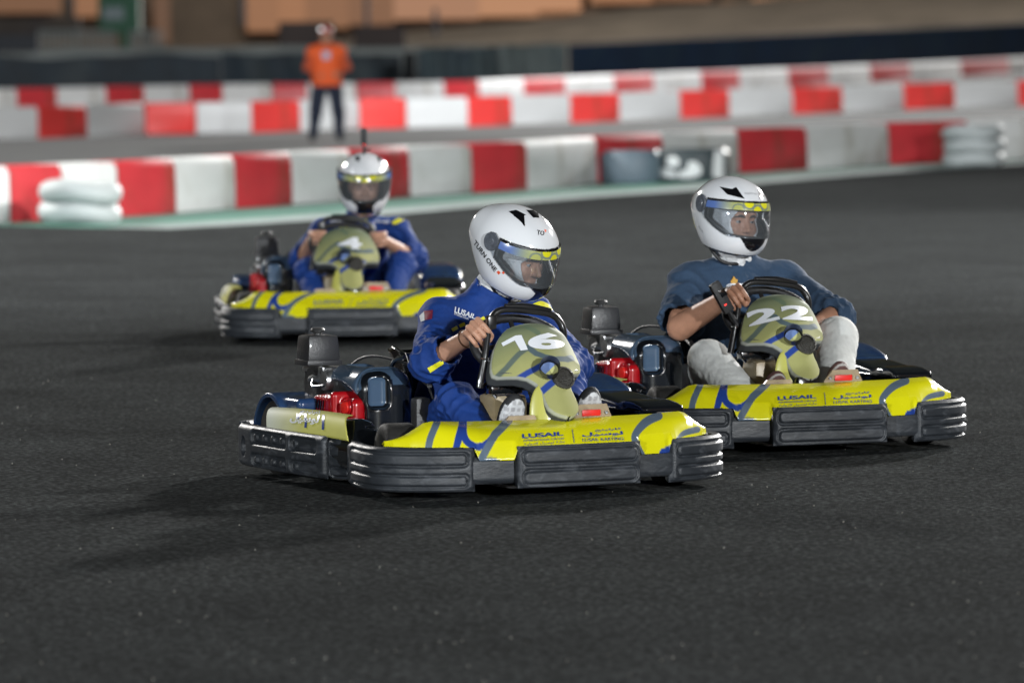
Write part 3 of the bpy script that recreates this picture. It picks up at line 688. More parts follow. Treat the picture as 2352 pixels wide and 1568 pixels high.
NOSE_STROKES = [([(368, 790), (318, 900), (300, 985)], 36, M_grb), ([(535, 790), (503, 900), (478, 990)], [34, 40, 30], M_blu),
                   ([(540, 790), (534, 870), (560, 930), (625, 960), (695, 935), (745, 880)], 38, M_blu), ([(745, 880), (795, 835), (845, 788)], 42, M_grb),
                   ([(745, 880), (700, 950), (622, 1092)], 40, M_grb), ([(622, 1092), (670, 1058), (725, 1052), (785, 1088)], 36, M_grb),
                   ([(1850, 768), (1760, 810), (1690, 880), (1682, 935), (1728, 1030)], [44, 44, 38, 36, 36], M_grb), ([(1880, 1015), (1935, 960)], [60, 8], M_blu), ([(1960, 920), (2020, 880), (2110, 858)], [6, 30, 34], M_grb)]
def nosecol(P, u, v):
    W = np.c_[P, np.ones(len(P))]@np.array(F22.M).T; D = W[:, :3]-np.array(CPOS); z = D@np.array(_f); px = np.stack([1176+FPX*(D@np.array(_r))/z, 784-FPX*(D@np.array(_u))/z], -1)
    c = np.tile(np.array([YEL]), (len(P), 1)).astype(float)
    for pts, wd, m in NOSE_STROKES:
        wd = wd if isinstance(wd, list) else [wd]*len(pts); Q, _ = smooth_path([(*a, w_*1.25*.574/1.809) for a, w_ in zip(c9(pts), wd)], 60)
        d = np.full(len(P), 1e9)
        for i in range(len(Q)-1):
            a, b = Q[i, :2], Q[i+1, :2]; e = b-a; t = np.clip(((px-a)@e)/max(e@e, 1e-9), 0, 1); d = np.minimum(d, length(px-a-t[:, None]*e)-Q[i, 2]/2)
        k = np.clip(.5-d/1.6, 0, 1)[:, None]; c = c*(1-k)+np.array(BLU if m is M_blu else GRB)*k
    return c
def make_kart():
    K = thing('go_kart', 'kart', 'go-kart')
    # ---- wrap-around bumper
    c = bumper_piece('bumper_panel', [(1.0, -.235), (1.008, -.1), (1.01, 0), (1.008, .1), (1.0, .235)], .040, .186,
                     [(.018, .455, .123, .172, .02, .002), (.018, .455, .052, .100, .02, .002)], K, bands=(), endr=.028)
    bumper_piece('bumper_bar', [(.86, -.50), (.935, -.40), (.955, -.2), (.955, 0), (.955, .2), (.935, .40), (.86, .50)], .055, .150, [], K, endr=.01)
    for sd in (1, -1):
        pth = [(.41, -.630), (.50, -.652), (.62, -.672), (.74, -.668), (.84, -.62), (.905, -.53), (.938, -.43), (.945, -.372)]
        L = smooth_path(pth, 10)[1][-1]
        sl = [(.085, L-.03, .122, .166, .016, .001), (.085, L-.03, .050, .090, .014, .001)]
        bumper_piece('bumper_corner', pth if sd < 0 else mir(pth), .032, .186, sl, K, endr=.02, bands=(), holes=[(.035, .105, .012, .03)], flip=sd > 0, depth=.04)
        pth = [(-.56, -.655), (-.40, -.668), (-.1, -.670), (.15, -.664), (.262, -.655)]; L = smooth_path(pth, 10)[1][-1]
        sl = []; pits = []
        for za, zb in ((.130, .172), (.052, .090)):
            sl += [(.17, .50, za, zb, .014, -.012), (.535, .765, za, zb, .018, -.012)]
            for q in (.205, .29, .37, .455, .575): pits.append((q, (za+zb)/2, .017))
        bumper_piece('side_bumper', pth if sd < 0 else mir(pth), .040, .192, sl, K, endr=.022, pits=pits, holes=[(.085, .113, .024, .034)], flip=sd > 0, depth=.05)
        pth = [(.266, -.648), (.32, -.640), (.37, -.626), (.415, -.622)]
        bumper_piece('bumper_joint', pth if sd < 0 else mir(pth), .045, .186, [(.02, .14, .122, .162, .014, .002), (.02, .14, .052, .085, .014, .002)], K, endr=.012, flip=sd > 0, depth=.05)
    bumper_piece('rear_bumper', [(-.66, .56), (-.72, .5), (-.74, .4), (-.75, 0), (-.74, -.4), (-.72, -.5), (-.66, -.56)], .05, .19, [], K, endr=.02, bands=(.1, .14), flip=True)
    # ---- yellow nose
    def nose(u, v):
        Y = (u-.5)*1.236; a = np.abs(Y)
        X0 = np.interp(a, [0, .225, .345, .40, .44, .50, .56, .60, .618], [.985, .982, .958, .932, .908, .872, .812, .760, .715])
        Z0 = .184-.046*np.interp(a, [.228, .243, .362, .378], [0, 1, 1, 0])*np.clip(1-v*6, 0, 1)
        X1 = np.interp(a, [0, .47, .55, .618], [.80, .80, .765, .70]); Z1 = np.interp(a, [0, .36, .475, .50, .56, .618], [.258, .263, .268, .262, .220, .190])
        b = .016*np.sin(np.pi*np.clip(v, 0, 1))+.007*np.sin(np.pi*np.clip(v, 0, 1))*np.exp(-((a-.42)/.09)**2)
        X = X0+(X1-X0)*v+b*.62; Z = Z0+(Z1-Z0)*v+b*.78
        return np.stack([X, Y, Z], -1)
    N = sheet('nose_fairing', nose, 620, 70, M_yel, K, thick=.004, colfn=nosecol)
    # ---- body shells
    def pod(u, v):   # yellow side pod, kart's right
        T = np.outer(1-u, (-.43, -.545, .250))+np.outer(u, (.27, -.545, .262)); B = np.outer(1-u, (-.30, -.640, .180))+np.outer(u, (.44, -.635, .186))
        P = T*(1-v[:, None])+B*v[:, None]; b = .034*np.sin(np.pi*v)+.006*np.sin(np.pi*u); return P+np.outer(b, (0, -.5, .86))
    def podcol(P, u, v):
        a = np.array([.60, .62, .50]); b = np.array([.56, .54, .12]); t = np.clip((u-.05)/.42, 0, 1)[:, None]; return a*(1-t)+b*t  # paler rear end paints in a whitish reflection
    SP = sheet('side_pod', pod, 90, 24, M_olv, K, thick=.004, colfn=podcol)
    def cowl(s, y0, y1, x0, x1, z1):
        def f(p):
            q = p*np.array([1, s, 1])
            d = rbox(q, ((x0+x1)/2, (y0+y1)/2, z1/2), ((x1-x0)/2, (y1-y0)/2, z1/2-.02), .035); return d
        return f
    def podshell(p):
        d = rbox(p, (.07, -.56, .165), (.40, .075, .100), .05); d = smax(d, -rbox(p, (-.06, -.44, .13), (.43, .10, .09), .02), .01)
        d = smax(d, ((p[:, 2]-.230-.030*(p[:, 0]+.5))-.5*(p[:, 1]+.56)*0)/1.0, .02)
        d = smax(d, (-(p[:, 1]+.60)+(p[:, 2]-.205))/1.41, .02)
        cut = (p[:, 0]-.33)*.6+(p[:, 2]-.25)*1.; return smax(d, cut/1.17, .03)
    sdf_mesh('side_pod_shell', podshell, (-.56, -.66, .05), (.48, -.36, .30), .006, M_black, K)
    def leftpod(p):
        d = rbox(p, (.33, .53, .19), (.25, .10, .115), .045)
        d = smax(d, ((p[:, 0]-.12)*.14+(p[:, 2]-.318))/1.01, .02); d = smax(d, (p[:, 0]-.42)*.75+(p[:, 2]-.262), .03)
        c = rbox(p, (.47, .53, .215), (.10, .085, .075), .022); c = smax(c, ((p[:, 0]-.50)*.25+(p[:, 2]-.287)), .012); d = smin(d, c, .012)
        return smax(d, -rbox(p, (.33, .43, .12), (.3, .12, .13), .02), .01)
    sdf_mesh('left_side_pod', leftpod, (.04, .40, .05), (.62, .66, .34), .006, M_black, K)
    def leftbox(p):
        d = rbox(p, (-.22, .53, .20), (.33, .115, .155), .045); d = smax(d, ((p[:, 0]+.02)*.35+(p[:, 2]-.345))/1.06, .03)
        return smax(d, -np.maximum(length((p-np.array([-.47, 0, .14]))[:, [0, 2]])-.165, np.abs(p[:, 1]-.58)-.2), .01)
    sdf_mesh('rear_fender', leftbox, (-.6, .38, .02), (.16, .68, .38), .007, M_navy, K)
    def rfender(p):
        q = p-np.array([-.47, 0, .14]); r = length(q[:, [0, 2]])
        a = np.maximum(np.abs(r-.155)-.008, np.maximum(np.abs(p[:, 1]+.485)-.080, np.maximum(-(q[:, 2]-.0), q[:, 0]-.125)))
        b = rbox(p, (-.34, -.47, .268), (.12, .080, .026), .022)
        return smin(a, smax(b, -(r-.150), .004), .03)
    sdf_mesh('rear_fender', rfender, (-.68, -.67, .1), (.0, -.36, .32), .0045, M_navy, K)
    # ---- chassis
    mb = MB()
    for s in (1, -1):
        mb.tube([(-.70, s*.30, .06), (-.3, s*.32, .055), (.2, s*.24, .05), (.5, s*.22, .05), (.88, s*.16, .055)], .016, 8, smooth=5)
        mb.tube([(.25, s*.24, .06), (.25, s*.6, .09)], .012, 8); mb.tube([(-.2, s*.3, .06), (-.2, s*.6, .1)], .012, 8); mb.tube([(.86, s*.35, .09), (.93, s*.35, .09)], .012, 8)
    mb.tube([(-.55, -.32, .06), (-.55, .32, .06)], .016, 8); mb.tube([(.62, -.48, .12), (.62, .48, .12)], .014, 8); mb.tube([(.1, -.3, .06), (.1, .3, .06)], .014, 8)
    mb.tube([(.66, -.45, .11), (.60, -.1, .12), (.60, .1, .12), (.66, .45, .11)], .007, 6)
    mb.obj('chassis_frame', M_dmet, K)
    MB().box((.42, 0, .038), (.98, .46, .006), bevel=.002).obj('floor_tray', M_met, K)
    MB().tube([(-.47, -.5, .14), (-.47, .5, .14)], .02, 12).obj('rear_axle', M_met, K)
    wheel(K, .62, .525, .128, .115, R(-8)); wheel(K, .62, -.525, .128, .115, R(-8)); wheel(K, -.47, .49, .14, .15); wheel(K, -.47, -.475, .14, .15)
    # ---- seat
    def seat(u, v):
        prof = np.array([(.22, .13), (.14, .085), (0, .055), (-.12, .06), (-.21, .12), (-.26, .22), (-.30, .34), (-.33, .45)])
        t = np.linspace(0, 1, len(prof)); x = np.interp(u, t, prof[:, 0]); z = np.interp(u, t, prof[:, 1]); c = v*2-1; a = np.abs(c)
        wall = np.interp(u, [0, .15, .4, .6, .8, .93, 1], [.03, .10, .22, .27, .25, .19, .08])*np.clip((a-.45)/.55, 0, 1)**1.5
        nx = np.interp(u, [0, .4, .7, 1], [0., .1, .8, .85]); nz = np.interp(u, [0, .4, .7, 1], [1, .95, .42, .25]); wid = np.interp(u, [0, .3, .6, 1], [.165, .185, .185, .155])
        return np.stack([x+nx*wall, wid*np.sign(c)*np.minimum(a/.72, 1)**.85, z+nz*wall], -1)
    o = sheet('seat', seat, 40, 33, M_black, K, thick=.014)
    MB().tube([(-.05, -.205, .44), (-.12, -.225, .41), (-.16, -.235, .25), (-.2, -.24, .08)], .009, 8, smooth=4).obj('seat_strut', M_chrome, K)
    MB().tube([(-.12, .225, .42), (-.2, .24, .08)], .009, 8).obj('seat_strut', M_chrome, K)
    # ---- engine group on the kart's right
    def dome(p):
        d = rbox(p, (-.115, -.320, .235), (.195, .115, .178), .085)
        d = smax(d, -ell(p, (-.20, -.47, .245), (.30, .125, .125)), .012)
        for xa in (-.055,):                          # big kidney window, recessed
            w_ = rbox(p, (.085, -.362, .328), (.032, .044, .062), .026); d = smax(d, -w_, .004)
        d = smax(d, -rbox(p, (-.13, -.30, .425), (.10, .06, .028), .02), .006)
        g = np.abs(p[:, 0]-.035+.2*(p[:, 2]-.3))-.004; d = smax(d, -np.maximum(g, -(d+.008)), .003)
        return d
    def domecol(P):
        c = np.tile(np.array([[.008, .010, .014]]), (len(P), 1)); z = P[:, 2]
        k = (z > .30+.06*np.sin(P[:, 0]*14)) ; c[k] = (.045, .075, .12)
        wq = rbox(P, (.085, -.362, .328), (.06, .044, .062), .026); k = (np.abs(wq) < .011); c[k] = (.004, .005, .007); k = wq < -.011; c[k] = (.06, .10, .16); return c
    sdf_mesh('engine_housing', dome, (-.35, -.45, .04), (.12, -.18, .43), .004, mat('housing_plastic', attr=True, rough=.2, coat=.6, bump=.02, bscale=14), K, colfn=domecol)
    def red(p):
        d = rbox(p, (-.175, -.430, .250), (.090, .05, .062), .024); d = smin(d, rbox(p, (-.068, -.425, .250), (.018, .062, .076), .016), .006)
        d = smin(d, rbox(p, (-.005, -.428, .243), (.058, .030, .062), .024), .006); d = smax(d, ((p[:, 2]-.318)-.35*(p[:, 0]+.20))/1.06, .012)
        for k in range(5):
            x = -.235+.024*k; s_ = np.abs((p[:, 0]-x)-.25*(p[:, 2]-.29)); d = smax(d, -np.maximum(np.maximum(s_-.006, np.abs(p[:, 2]-.283)-.024), (p[:, 1]+.47)), .002)
        d = smax(d, -np.maximum(np.abs(length((p-np.array([.005, 0, .272]))[:, [0, 2]])-.034)-.005, (p[:, 1]+.44)), .002)
        return smax(d, p[:, 1]*0-(p[:, 2]-.15), .01)
    E = sdf_mesh('engine', red, (-.40, -.52, .13), (.12, -.30, .37), .0032, M_red, K)
    MB().lathe([(.001, -.008), (.020, -.006), (.022, 0), (.022, .02)], (.005, -.462, .272), ax=(-.25, 1, .1), seg=22).obj('starter_knob', mat('red_knob', (.62, .02, .015), .35), E)
    for k in range(5):
        x = -.245+.022*k; MB().box((x+.002, -.4815, .268), (.007, .004, .046), rot=Matrix.Rotation(R(12), 3, 'Y'), bevel=.001).obj('louvre_slot', M_black, E)  # black bars stand in for the dark inside of the slots
    tri = MB().tube([(-.215, -.487, .240), (-.15, -.487, .240), (-.165, -.487, .254), (-.215, -.487, .240)], .0022, 6); tri.obj('emblem', M_chrome, E)
    mb = MB(); mb.box((-.36, -.37, .345), (.10, .10, .06), bevel=.012).box((-.30, -.40, .37), (.05, .04, .05), bevel=.006).tube([(-.42, -.42, .34), (-.35, -.44, .36), (-.28, -.42, .35)], .012, 8, smooth=3)
    mb.lathe([(.001, -.02), (.035, -.02), (.04, 0), (.035, .03), (.001, .03)], (-.25, -.42, .355), seg=20); mb.box((-.30, -.43, .385), (.02, .012, .045), rot=Matrix.Rotation(R(18), 3, 'Y'), bevel=.003)
    mb.box((-.275, -.435, .395), (.045, .01, .014), bevel=.002); mb.tube([(-.44, -.40, .31), (-.44, -.34, .37)], .02, 10); mb.box((-.42, -.36, .385), (.15, .12, .018), bevel=.004)
    mb.obj('carburettor', M_met, K)
    mb = MB(); mb.box((-.30, -.34, .30), (.22, .14, .12), bevel=.02).box((-.42, -.36, .30), (.08, .13, .15), bevel=.02).lathe([(.001, -.02), (.06, -.02), (.065, .0), (.06, .04)], (-.37, -.42, .335), seg=24)
    mb.obj('engine_block', M_dmet, K); mb = MB().box((.17, -.24, .20), (.06, .06, .22), bevel=.015).box((.16, -.30, .12), (.16, .14, .12), bevel=.02).tube([(.16, -.2, .35), (-.1, -.16, .40)], .01, 8)
    mb.obj('clutch_guard', M_dmet, K)
    mb = MB(); mb.box((-.445, -.378, .462), (.125, .130, .096), taper=.90, bevel=.014).box((-.445, -.378, .410), (.132, .137, .020), bevel=.005)
    A = mb.obj('air_filter', mat('satin_black_box', (.022, .022, .024), .38, bump=.15, bscale=160, coat=.2), K)
    mb = MB(); mb.lathe([(.001, .018), (.022, .016), (.026, .008), (.024, 0), (.014, -.004), (.014, -.012)], (0, 0, 0), seg=20); mb.v = [(x-.445, z-.378, y+.520) for x, y, z in mb.v]; mb.obj('filter_knob', M_dmet, A)
    MB().tube([(-.42, -.30, .36), (-.30, -.26, .43), (-.12, -.22, .43), (.08, -.19, .38), (.2, -.17, .2)], .0055, 6, smooth=6).obj('throttle_cable', M_matte, K)
    MB().tube([(-.50, -.40, .38), (-.56, -.36, .30), (-.50, -.30, .20)], .008, 8, smooth=6).obj('fuel_hose', M_matte, K)
    MB().tube([(-.34, -.44, .36), (-.28, -.47, .335), (-.20, -.46, .34)], .005, 6, smooth=5).obj('choke_lever', M_chrome, K)
    # ---- tank, pedals, column
    T = MB().box((.47, -.055, .25), (.15, .135, .17), bevel=.028).obj('fuel_tank', M_tank, K)
    MB().box((.47, .09, .23), (.13, .10, .13), bevel=.02).obj('battery_box', mat('brown_box', (.12, .06, .035), .6), K)
    for s, z0, lab in ((1, .235, None), (-1, .205, None)):
        y0, y1 = (.055, .212) if s > 0 else (-.215, -.065); z1 = z0+.072; c_ = .035
        prof = [(y0, z0-.06), (y1, z0-.06), (y1, z0+.03), (y1-c_*.5, z1), (y0+c_, z1), (y0, z0+.03)]
        V = [(.80, a, b) for a, b in prof]+[(.79, a, b) for a, b in prof]; n = len(prof)
        P_ = MB().add(V, [tuple(range(n)), tuple(range(n, 2*n))[::-1]]+[(i, (i+1) % n, n+(i+1) % n, n+i) for i in range(n)]).obj('foot_guard', M_plate, K, smooth=False)
        ym = (y0+y1)/2
        MB().box((.803, ym, z0+.042), (.006, .072, .022), bevel=.004).obj('red_badge', M_redl, P_)
        for q in (-.056, .056): MB().lathe([(.001, 0), (.006, 0), (.006, -.006)], (.803, ym+q, z0+.042), ax=(-1, 0, 0), seg=10).obj('bolt', M_met, P_)
    return K, N, SP, nose
def add_front(K, dX, num, fr, quads):
    """front number panel, hoop and steering: placed per kart because the steering post is adjustable"""
    X0 = .50+dX; vh = np.array([.25, 0, -.325]); vh /= np.linalg.norm(vh); nh = np.array([vh[2]*-1, 0, vh[0]]); O = np.array([X0, 0, .60])
    ov = [0, .004, .012, .025, .045, .08, .12, .145, .165, .18, .195, .21, .23, .26, .30, .34, .365, .385, .40, .412]
    ow = [.02, .055, .085, .106, .126, .148, .163, .169, .167, .154, .128, .102, .078, .060, .054, .056, .054, .044, .028, .004]
    def f(u, v):
        a = (u*2-1); vv = v**1.0*.412; wv = np.interp(vv, ov, ow); e = np.abs(a)
        s_ = np.sign(a)*np.minimum(e/.90, 1); q = s_*wv; rim = np.clip((e-.90)/.10, 0, 1)
        top = np.clip((.235-vv)/.09, 0, 1)
        dome_ = -.085*(q/.165)**2*top-.03*(q/.05)**2*(1-top)*.35 - .03*np.clip(1-vv/.05, 0, 1)**2
        P = O+np.outer(q*(1+.0*rim), [0, 1, 0])+np.outer(vv, vh)+np.outer(dome_-rim*.062, nh)
        return P+np.outer(np.clip(vv-.2, 0, 1)*.10, [0, 1, 0])*1.0
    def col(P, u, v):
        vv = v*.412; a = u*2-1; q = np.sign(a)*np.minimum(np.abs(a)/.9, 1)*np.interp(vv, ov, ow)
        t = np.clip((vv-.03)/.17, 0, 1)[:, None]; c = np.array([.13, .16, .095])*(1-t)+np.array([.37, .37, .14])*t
        gl = np.exp(-((vv-.045)/.018)**2)[:, None]*.35*0; c = c+gl
        P2 = np.stack([q, vv, 0*q], -1)
        def st(pts, w_, cc):
            d = None
            for i in range(len(pts)-1):
                e = cap(P2, (*pts[i], 0), (*pts[i+1], 0), w_/2); d = e if d is None else np.minimum(d, e)
            k = np.clip(.5-d/.003, 0, 1)[:, None]; return lambda c: c*(1-k)+np.array(cc)*k
        c = st([(-.17, .185), (-.13, .165), (-.085, .132), (-.05, .115)], .020, (.10, .13, .11))(c)
        c = st([(-.05, .115), (-.03, .145), (0, .163), (.04, .170), (.09, .158), (.13, .135)], .022, (.08, .115, .13))(c)
        c = st([(.0, .06), (-.03, .03), (-.02, .0)], .022, (.12, .16, .10))(c)
        c = st([(-.12, .222), (-.055, .207), (-.02, .195)], .022, BLU)(c); c = st([(-.07, .305), (-.02, .275), (.03, .250), (.085, .222)], .024, BLU)(c)
        rim = np.abs(a) > .925; c[rim] = c[rim]*.0+np.array([.055, .06, .065]); e_ = (np.abs(a) > .905) & ~rim; c[e_] = (.50, .52, .46)  # pale strip beside the dark rim paints in the edge highlight
        return c
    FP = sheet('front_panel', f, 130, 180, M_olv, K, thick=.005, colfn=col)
    tr = bvh_of(FP)
    for body, q in quads: px_text('race_number', body, q, fr, tr, M_white, FP, bold=.038, off=.005, L=5)
    # dark moulded back of the panel
    def fb(u, v):
        vv = .03+v*.37; wv = np.interp(vv, ov, ow)*.95; a = u*2-1; q = a*wv; top = np.clip((.235-vv)/.09, 0, 1)
        dd = -.085*(q/.165)**2*top-.035-.035*(1-np.abs(a)**3)*0-.01
        return O+np.outer(q+np.clip(vv-.2, 0, 1)*.10, [0, 1, 0])+np.outer(vv, vh)+np.outer(dd, nh)
    sheet('panel_back', fb, 40, 50, mat('dark_grey_moulding', (.06, .065, .07), .4, coat=.2), K, thick=.03)
    # round cap with a dark grille beside it
    ax = Vector((.80, -.30, .42)).normalized(); c = Vector(O+vh*.232+nh*.018)+Vector((0, -.012, 0))
    mb = MB().lathe([(.001, .0), (.031, -.001), (.034, -.004), (.036, -.012), (.036, -.05)], c, ax=-ax, seg=30)
    mb.v = [tuple(Vector(p)) for p in mb.v]
    CP = mb.obj('round_cap', mat('black_ring', (.01, .01, .012), .3), K)
    def disc(name, half, m, r=.031):
        V = [c+ax*.0035]; U = ax.orthogonal().normalized(); U = (Vector((0, 1, 0))-ax*ax.y).normalized(); W = ax.cross(U)
        a0 = R(35)+(0 if half else math.pi)
        for i in range(25): a = a0+math.pi*i/24; V.append(c+ax*.0035+(U*math.cos(a)+W*math.sin(a))*r)
        return MB().add(V, [(0, i, i+1) for i in range(1, 25)]).obj(name, m, CP, smooth=False)
    disc('cap_print', 1, mat('cap_blue', (.16, .24, .48), .35)); disc('cap_print', 0, mat('cap_lime', (.52, .53, .22), .35))
    c2_ = Vector(O+vh*.258+nh*.006)+Vector((0, .038, 0)); ax2 = Vector((.85, .05, .35)).normalized()
    mb = MB().lathe([(.001, -.004), (.031, -.006), (.034, -.014), (.041, -.010), (.042, .006), (.034, .016)], c2_, ax=-ax2, seg=30)
    mb.obj('air_scoop', mat('black_mesh', (.045, .042, .036), .5, bump=.9, bscale=160), K)
    # yellow lobe and black foot under the panel
    def lobe(p):
        q = p-np.array([X0+.170, -.050, .283]); n_ = unit3((.88, -.42, .15)); l_ = unit3(np.cross((0, 0, 1), n_)); u_ = np.cross(n_, l_)
        return ell(np.stack([q@n_, q@l_, q@u_], -1), (0, 0, 0), (.010, .042, .098))
    sdf_mesh('lower_column_cover', lobe, (X0+.06, -.12, .16), (X0+.24, .05, .42), .003, mat('lobe_lime', (.46, .45, .10), .3, coat=.3), K)
    MB().box((min(X0+.22, .755), .012, .225), (.05, .085, .12), bevel=.02).obj('column_foot', M_black, K)
    # guard hoop
    D = dX
    pts = [(.45+D, -.188, .362), (.45+D, -.166, .465), (.43+D, -.140, .57), (.42+D, -.118, .612), (.42+D, -.078, .632), (.42+D, .02, .625), (.42+D, .100, .612), (.42+D, .136, .588), (.43+D, .150, .54), (.47+D, .12, .44)]
    mb = MB().tube(pts, .0125, 10, smooth=5); mb.tube([(.42+D, -.072, .645), (.42+D, .02, .640), (.42+D, .105, .624)], [.008, .012, .008], 10, smooth=4); mb.box((.425+D, -.128, .590), (.03, .034, .05), bevel=.008)
    H = mb.obj('guard_hoop', mat('satin_black_tube', (.012, .012, .013), .3, coat=.3), K)
    mb = MB(); mb.lathe([(.017, -.002), (.019, 0), (.017, .002)], (.45+D, -.166, .462), ax=(0, .2, 1), seg=20); mb.tube([(.45+D, -.17, .458), (.48+D, -.13, .458), (.52+D, -.10, .47)], .0022, 6, smooth=3); mb.obj('zip_tie', M_chrome, H)
    # steering wheel, column and the wiring behind the panel
    cw = Vector((.40+D, -.01, .50)); axw = Vector((.55, 0, .45)).normalized(); U = Vector((0, 1, 0)); W = axw.cross(U); ring = []
    for i in range(32): a = 2*math.pi*i/32; ring.append(cw+U*math.cos(a)*.172+W*math.sin(a)*.125)
    S = MB().tube(ring, .0165, 10, closed=True).obj('steering_wheel', M_matte, K)
    mb = MB().tube([cw-U*.165, cw, cw+U*.165], .009, 8).tube([cw, cw+W*.12], .009, 8).lathe([(.001, -.01), (.04, -.01), (.04, .02)], cw, ax=axw, seg=18); mb.obj('spokes', M_dmet, S)
    MB().tube([cw, (.56+D, -.03, .33), (.66+D, -.02, .12)], .012, 10).obj('steering_column', M_dmet, K)
    mb = MB(); rr = random.Random(3)
    for i in range(9):
        a = Vector((.44+D+rr.uniform(-.02, .05), -.17+.018*i, .36+rr.uniform(-.02, .02))); b = a+Vector((rr.uniform(-.02, .04), rr.uniform(.02, .05), rr.uniform(-.03, .03))); mb.tube([a, (a+b)/2+Vector((0, 0, .015)), b], .006, 6, smooth=3)
    mb.box((.47+D, -.10, .355), (.05, .12, .03), bevel=.006).box((.47+D, -.02, .375), (.04, .05, .05), bevel=.006)
    mb.obj('wiring_box', M_black, K)
    mb = MB().tube([(.56+D, -.045, .36), (.585+D, -.04, .30)], .008, 8); mb.obj('steel_rod', M_chrome, K)
    return FP, tr
# ================================================================== THREE KARTS
def c1(P): return [((1000+a/3.136)/1.7415, (1280+b/3.136)/1.7415) for a, b in P]
def c2(P): return [((1850+a/3.015)/1.7415, (1200+b/3.015)/1.7415) for a, b in P]
def c3(P): return [((2750+a/2.852)/1.7415, (1050+b/2.852)/1.7415) for a, b in P]
def k4c(P): return [((850+a/1.651)/1.7415, (450+b/1.651)/1.7415) for a, b in P]
K16, NOSE, POD, nosef = make_kart()
AR_LUS = '\ufede\ufef4\ufeb3\ufeee\ufedf'; AR_KART = '\ufe9e\ufee8\ufef4\ufe97\ufead\ufe8e\ufedb'
AR_LINE = '\ufe94\ufef4\ufedf\ufeed\ufeaa\ufedf\ufe8d ' + AR_LUS + ' \ufe94\ufe92\ufee0\ufea3'
tn = bvh_of(NOSE); s9 = 1/1.809/1.7415
for body, q, b in [('LUSAIL', [(925, 910), (1200, 893), (1200, 866), (922, 880)], .03), ('INTERNATIONAL CIRCUIT', [(932, 931), (1207, 918), (1207, 905), (932, 918)], .0),
                   (AR_LINE, [(935, 958), (1210, 943), (1208, 924), (935, 939)], .0), (AR_KART, [(1415, 872), (1592, 863), (1592, 843), (1415, 851)], .02),
                   (AR_LUS, [(1325, 903), (1600, 896), (1600, 866), (1325, 874)], .03), ('LUSAIL KARTING', [(1328, 932), (1605, 925), (1603, 905), (1328, 912)], .0)]:
    px_text('lettering', body, c9(q), F22, tn, M_blu, NOSE, bold=b, off=.0050, L=8)
px_ribbon('stripe', c9([(1262, 852), (1270, 940)]), 1.6, F22, tn, M_grb, NOSE, off=.0042)
tp = bvh_of(POD)
px_ribbon('stripe', c1([(935, 1095), (925, 1220), (920, 1375)]), 5.5, F16, tp, M_blu, POD, off=.0042)
px_ribbon('stripe', c1([(690, 1085), (640, 1170), (600, 1240)]), 5, F16, tp, M_blu, POD, off=.0042); px_ribbon('stripe', c1([(695, 1170), (705, 1260), (700, 1350)]), 5, F16, tp, M_blu, POD, off=.0042)
px_text('lettering', AR_LUS, c1([(500, 1290), (855, 1320), (885, 1200), (520, 1170)]), F16, tp, M_white, POD, bold=.04, off=.0050, L=5)
px_text('lettering', AR_KART, c1([(650, 1190), (890, 1205), (895, 1140), (655, 1120)]), F16, tp, M_white, POD, bold=.03, off=.0050, L=5)
K22 = copy_tree(K16); K4 = copy_tree(K16)
for K, F, lab in ((K16, F16, 'yellow and black kart numbered 16, nearest of the three, with blue suited driver'), (K22, F22, 'yellow and black kart numbered 22 just behind on the right, driver in a T-shirt'),
                  (K4, F4, 'blurred yellow and black kart numbered 4 far behind on the left')):
    K.location = F.loc; K.rotation_euler = (0, 0, F.rz); K['label'] = lab; K['group'] = 'yellow rental karts on the track'
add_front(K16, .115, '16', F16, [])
FP16 = [o for o in K16.children if o.name.startswith('front_panel')][-1]; t16 = bvh_of(FP16)
px_poly('race_number', c2([(470, 520), (640, 430), (712, 425), (790, 600), (703, 612), (632, 490), (492, 560)]), F16, t16, M_white, FP16, off=.0046)
px_text('race_number', '6', c2([(805, 600), (1240, 592), (1185, 396), (760, 400)]), F16, t16, M_white, FP16, bold=.045, off=.0046)
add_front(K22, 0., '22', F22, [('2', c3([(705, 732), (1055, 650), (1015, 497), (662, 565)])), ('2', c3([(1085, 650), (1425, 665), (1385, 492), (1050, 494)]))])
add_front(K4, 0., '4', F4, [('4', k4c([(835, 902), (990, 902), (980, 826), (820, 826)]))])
for o in K16.children:
    if o.name.startswith('wiring_box'): 
        MB().tube([(.585, -.155, .405), (.59, -.145, .385)], .010, 8).tube([(.59, -.150, .372), (.59, -.135, .368)], .008, 8).obj('orange_connector', M_orange, o)
    
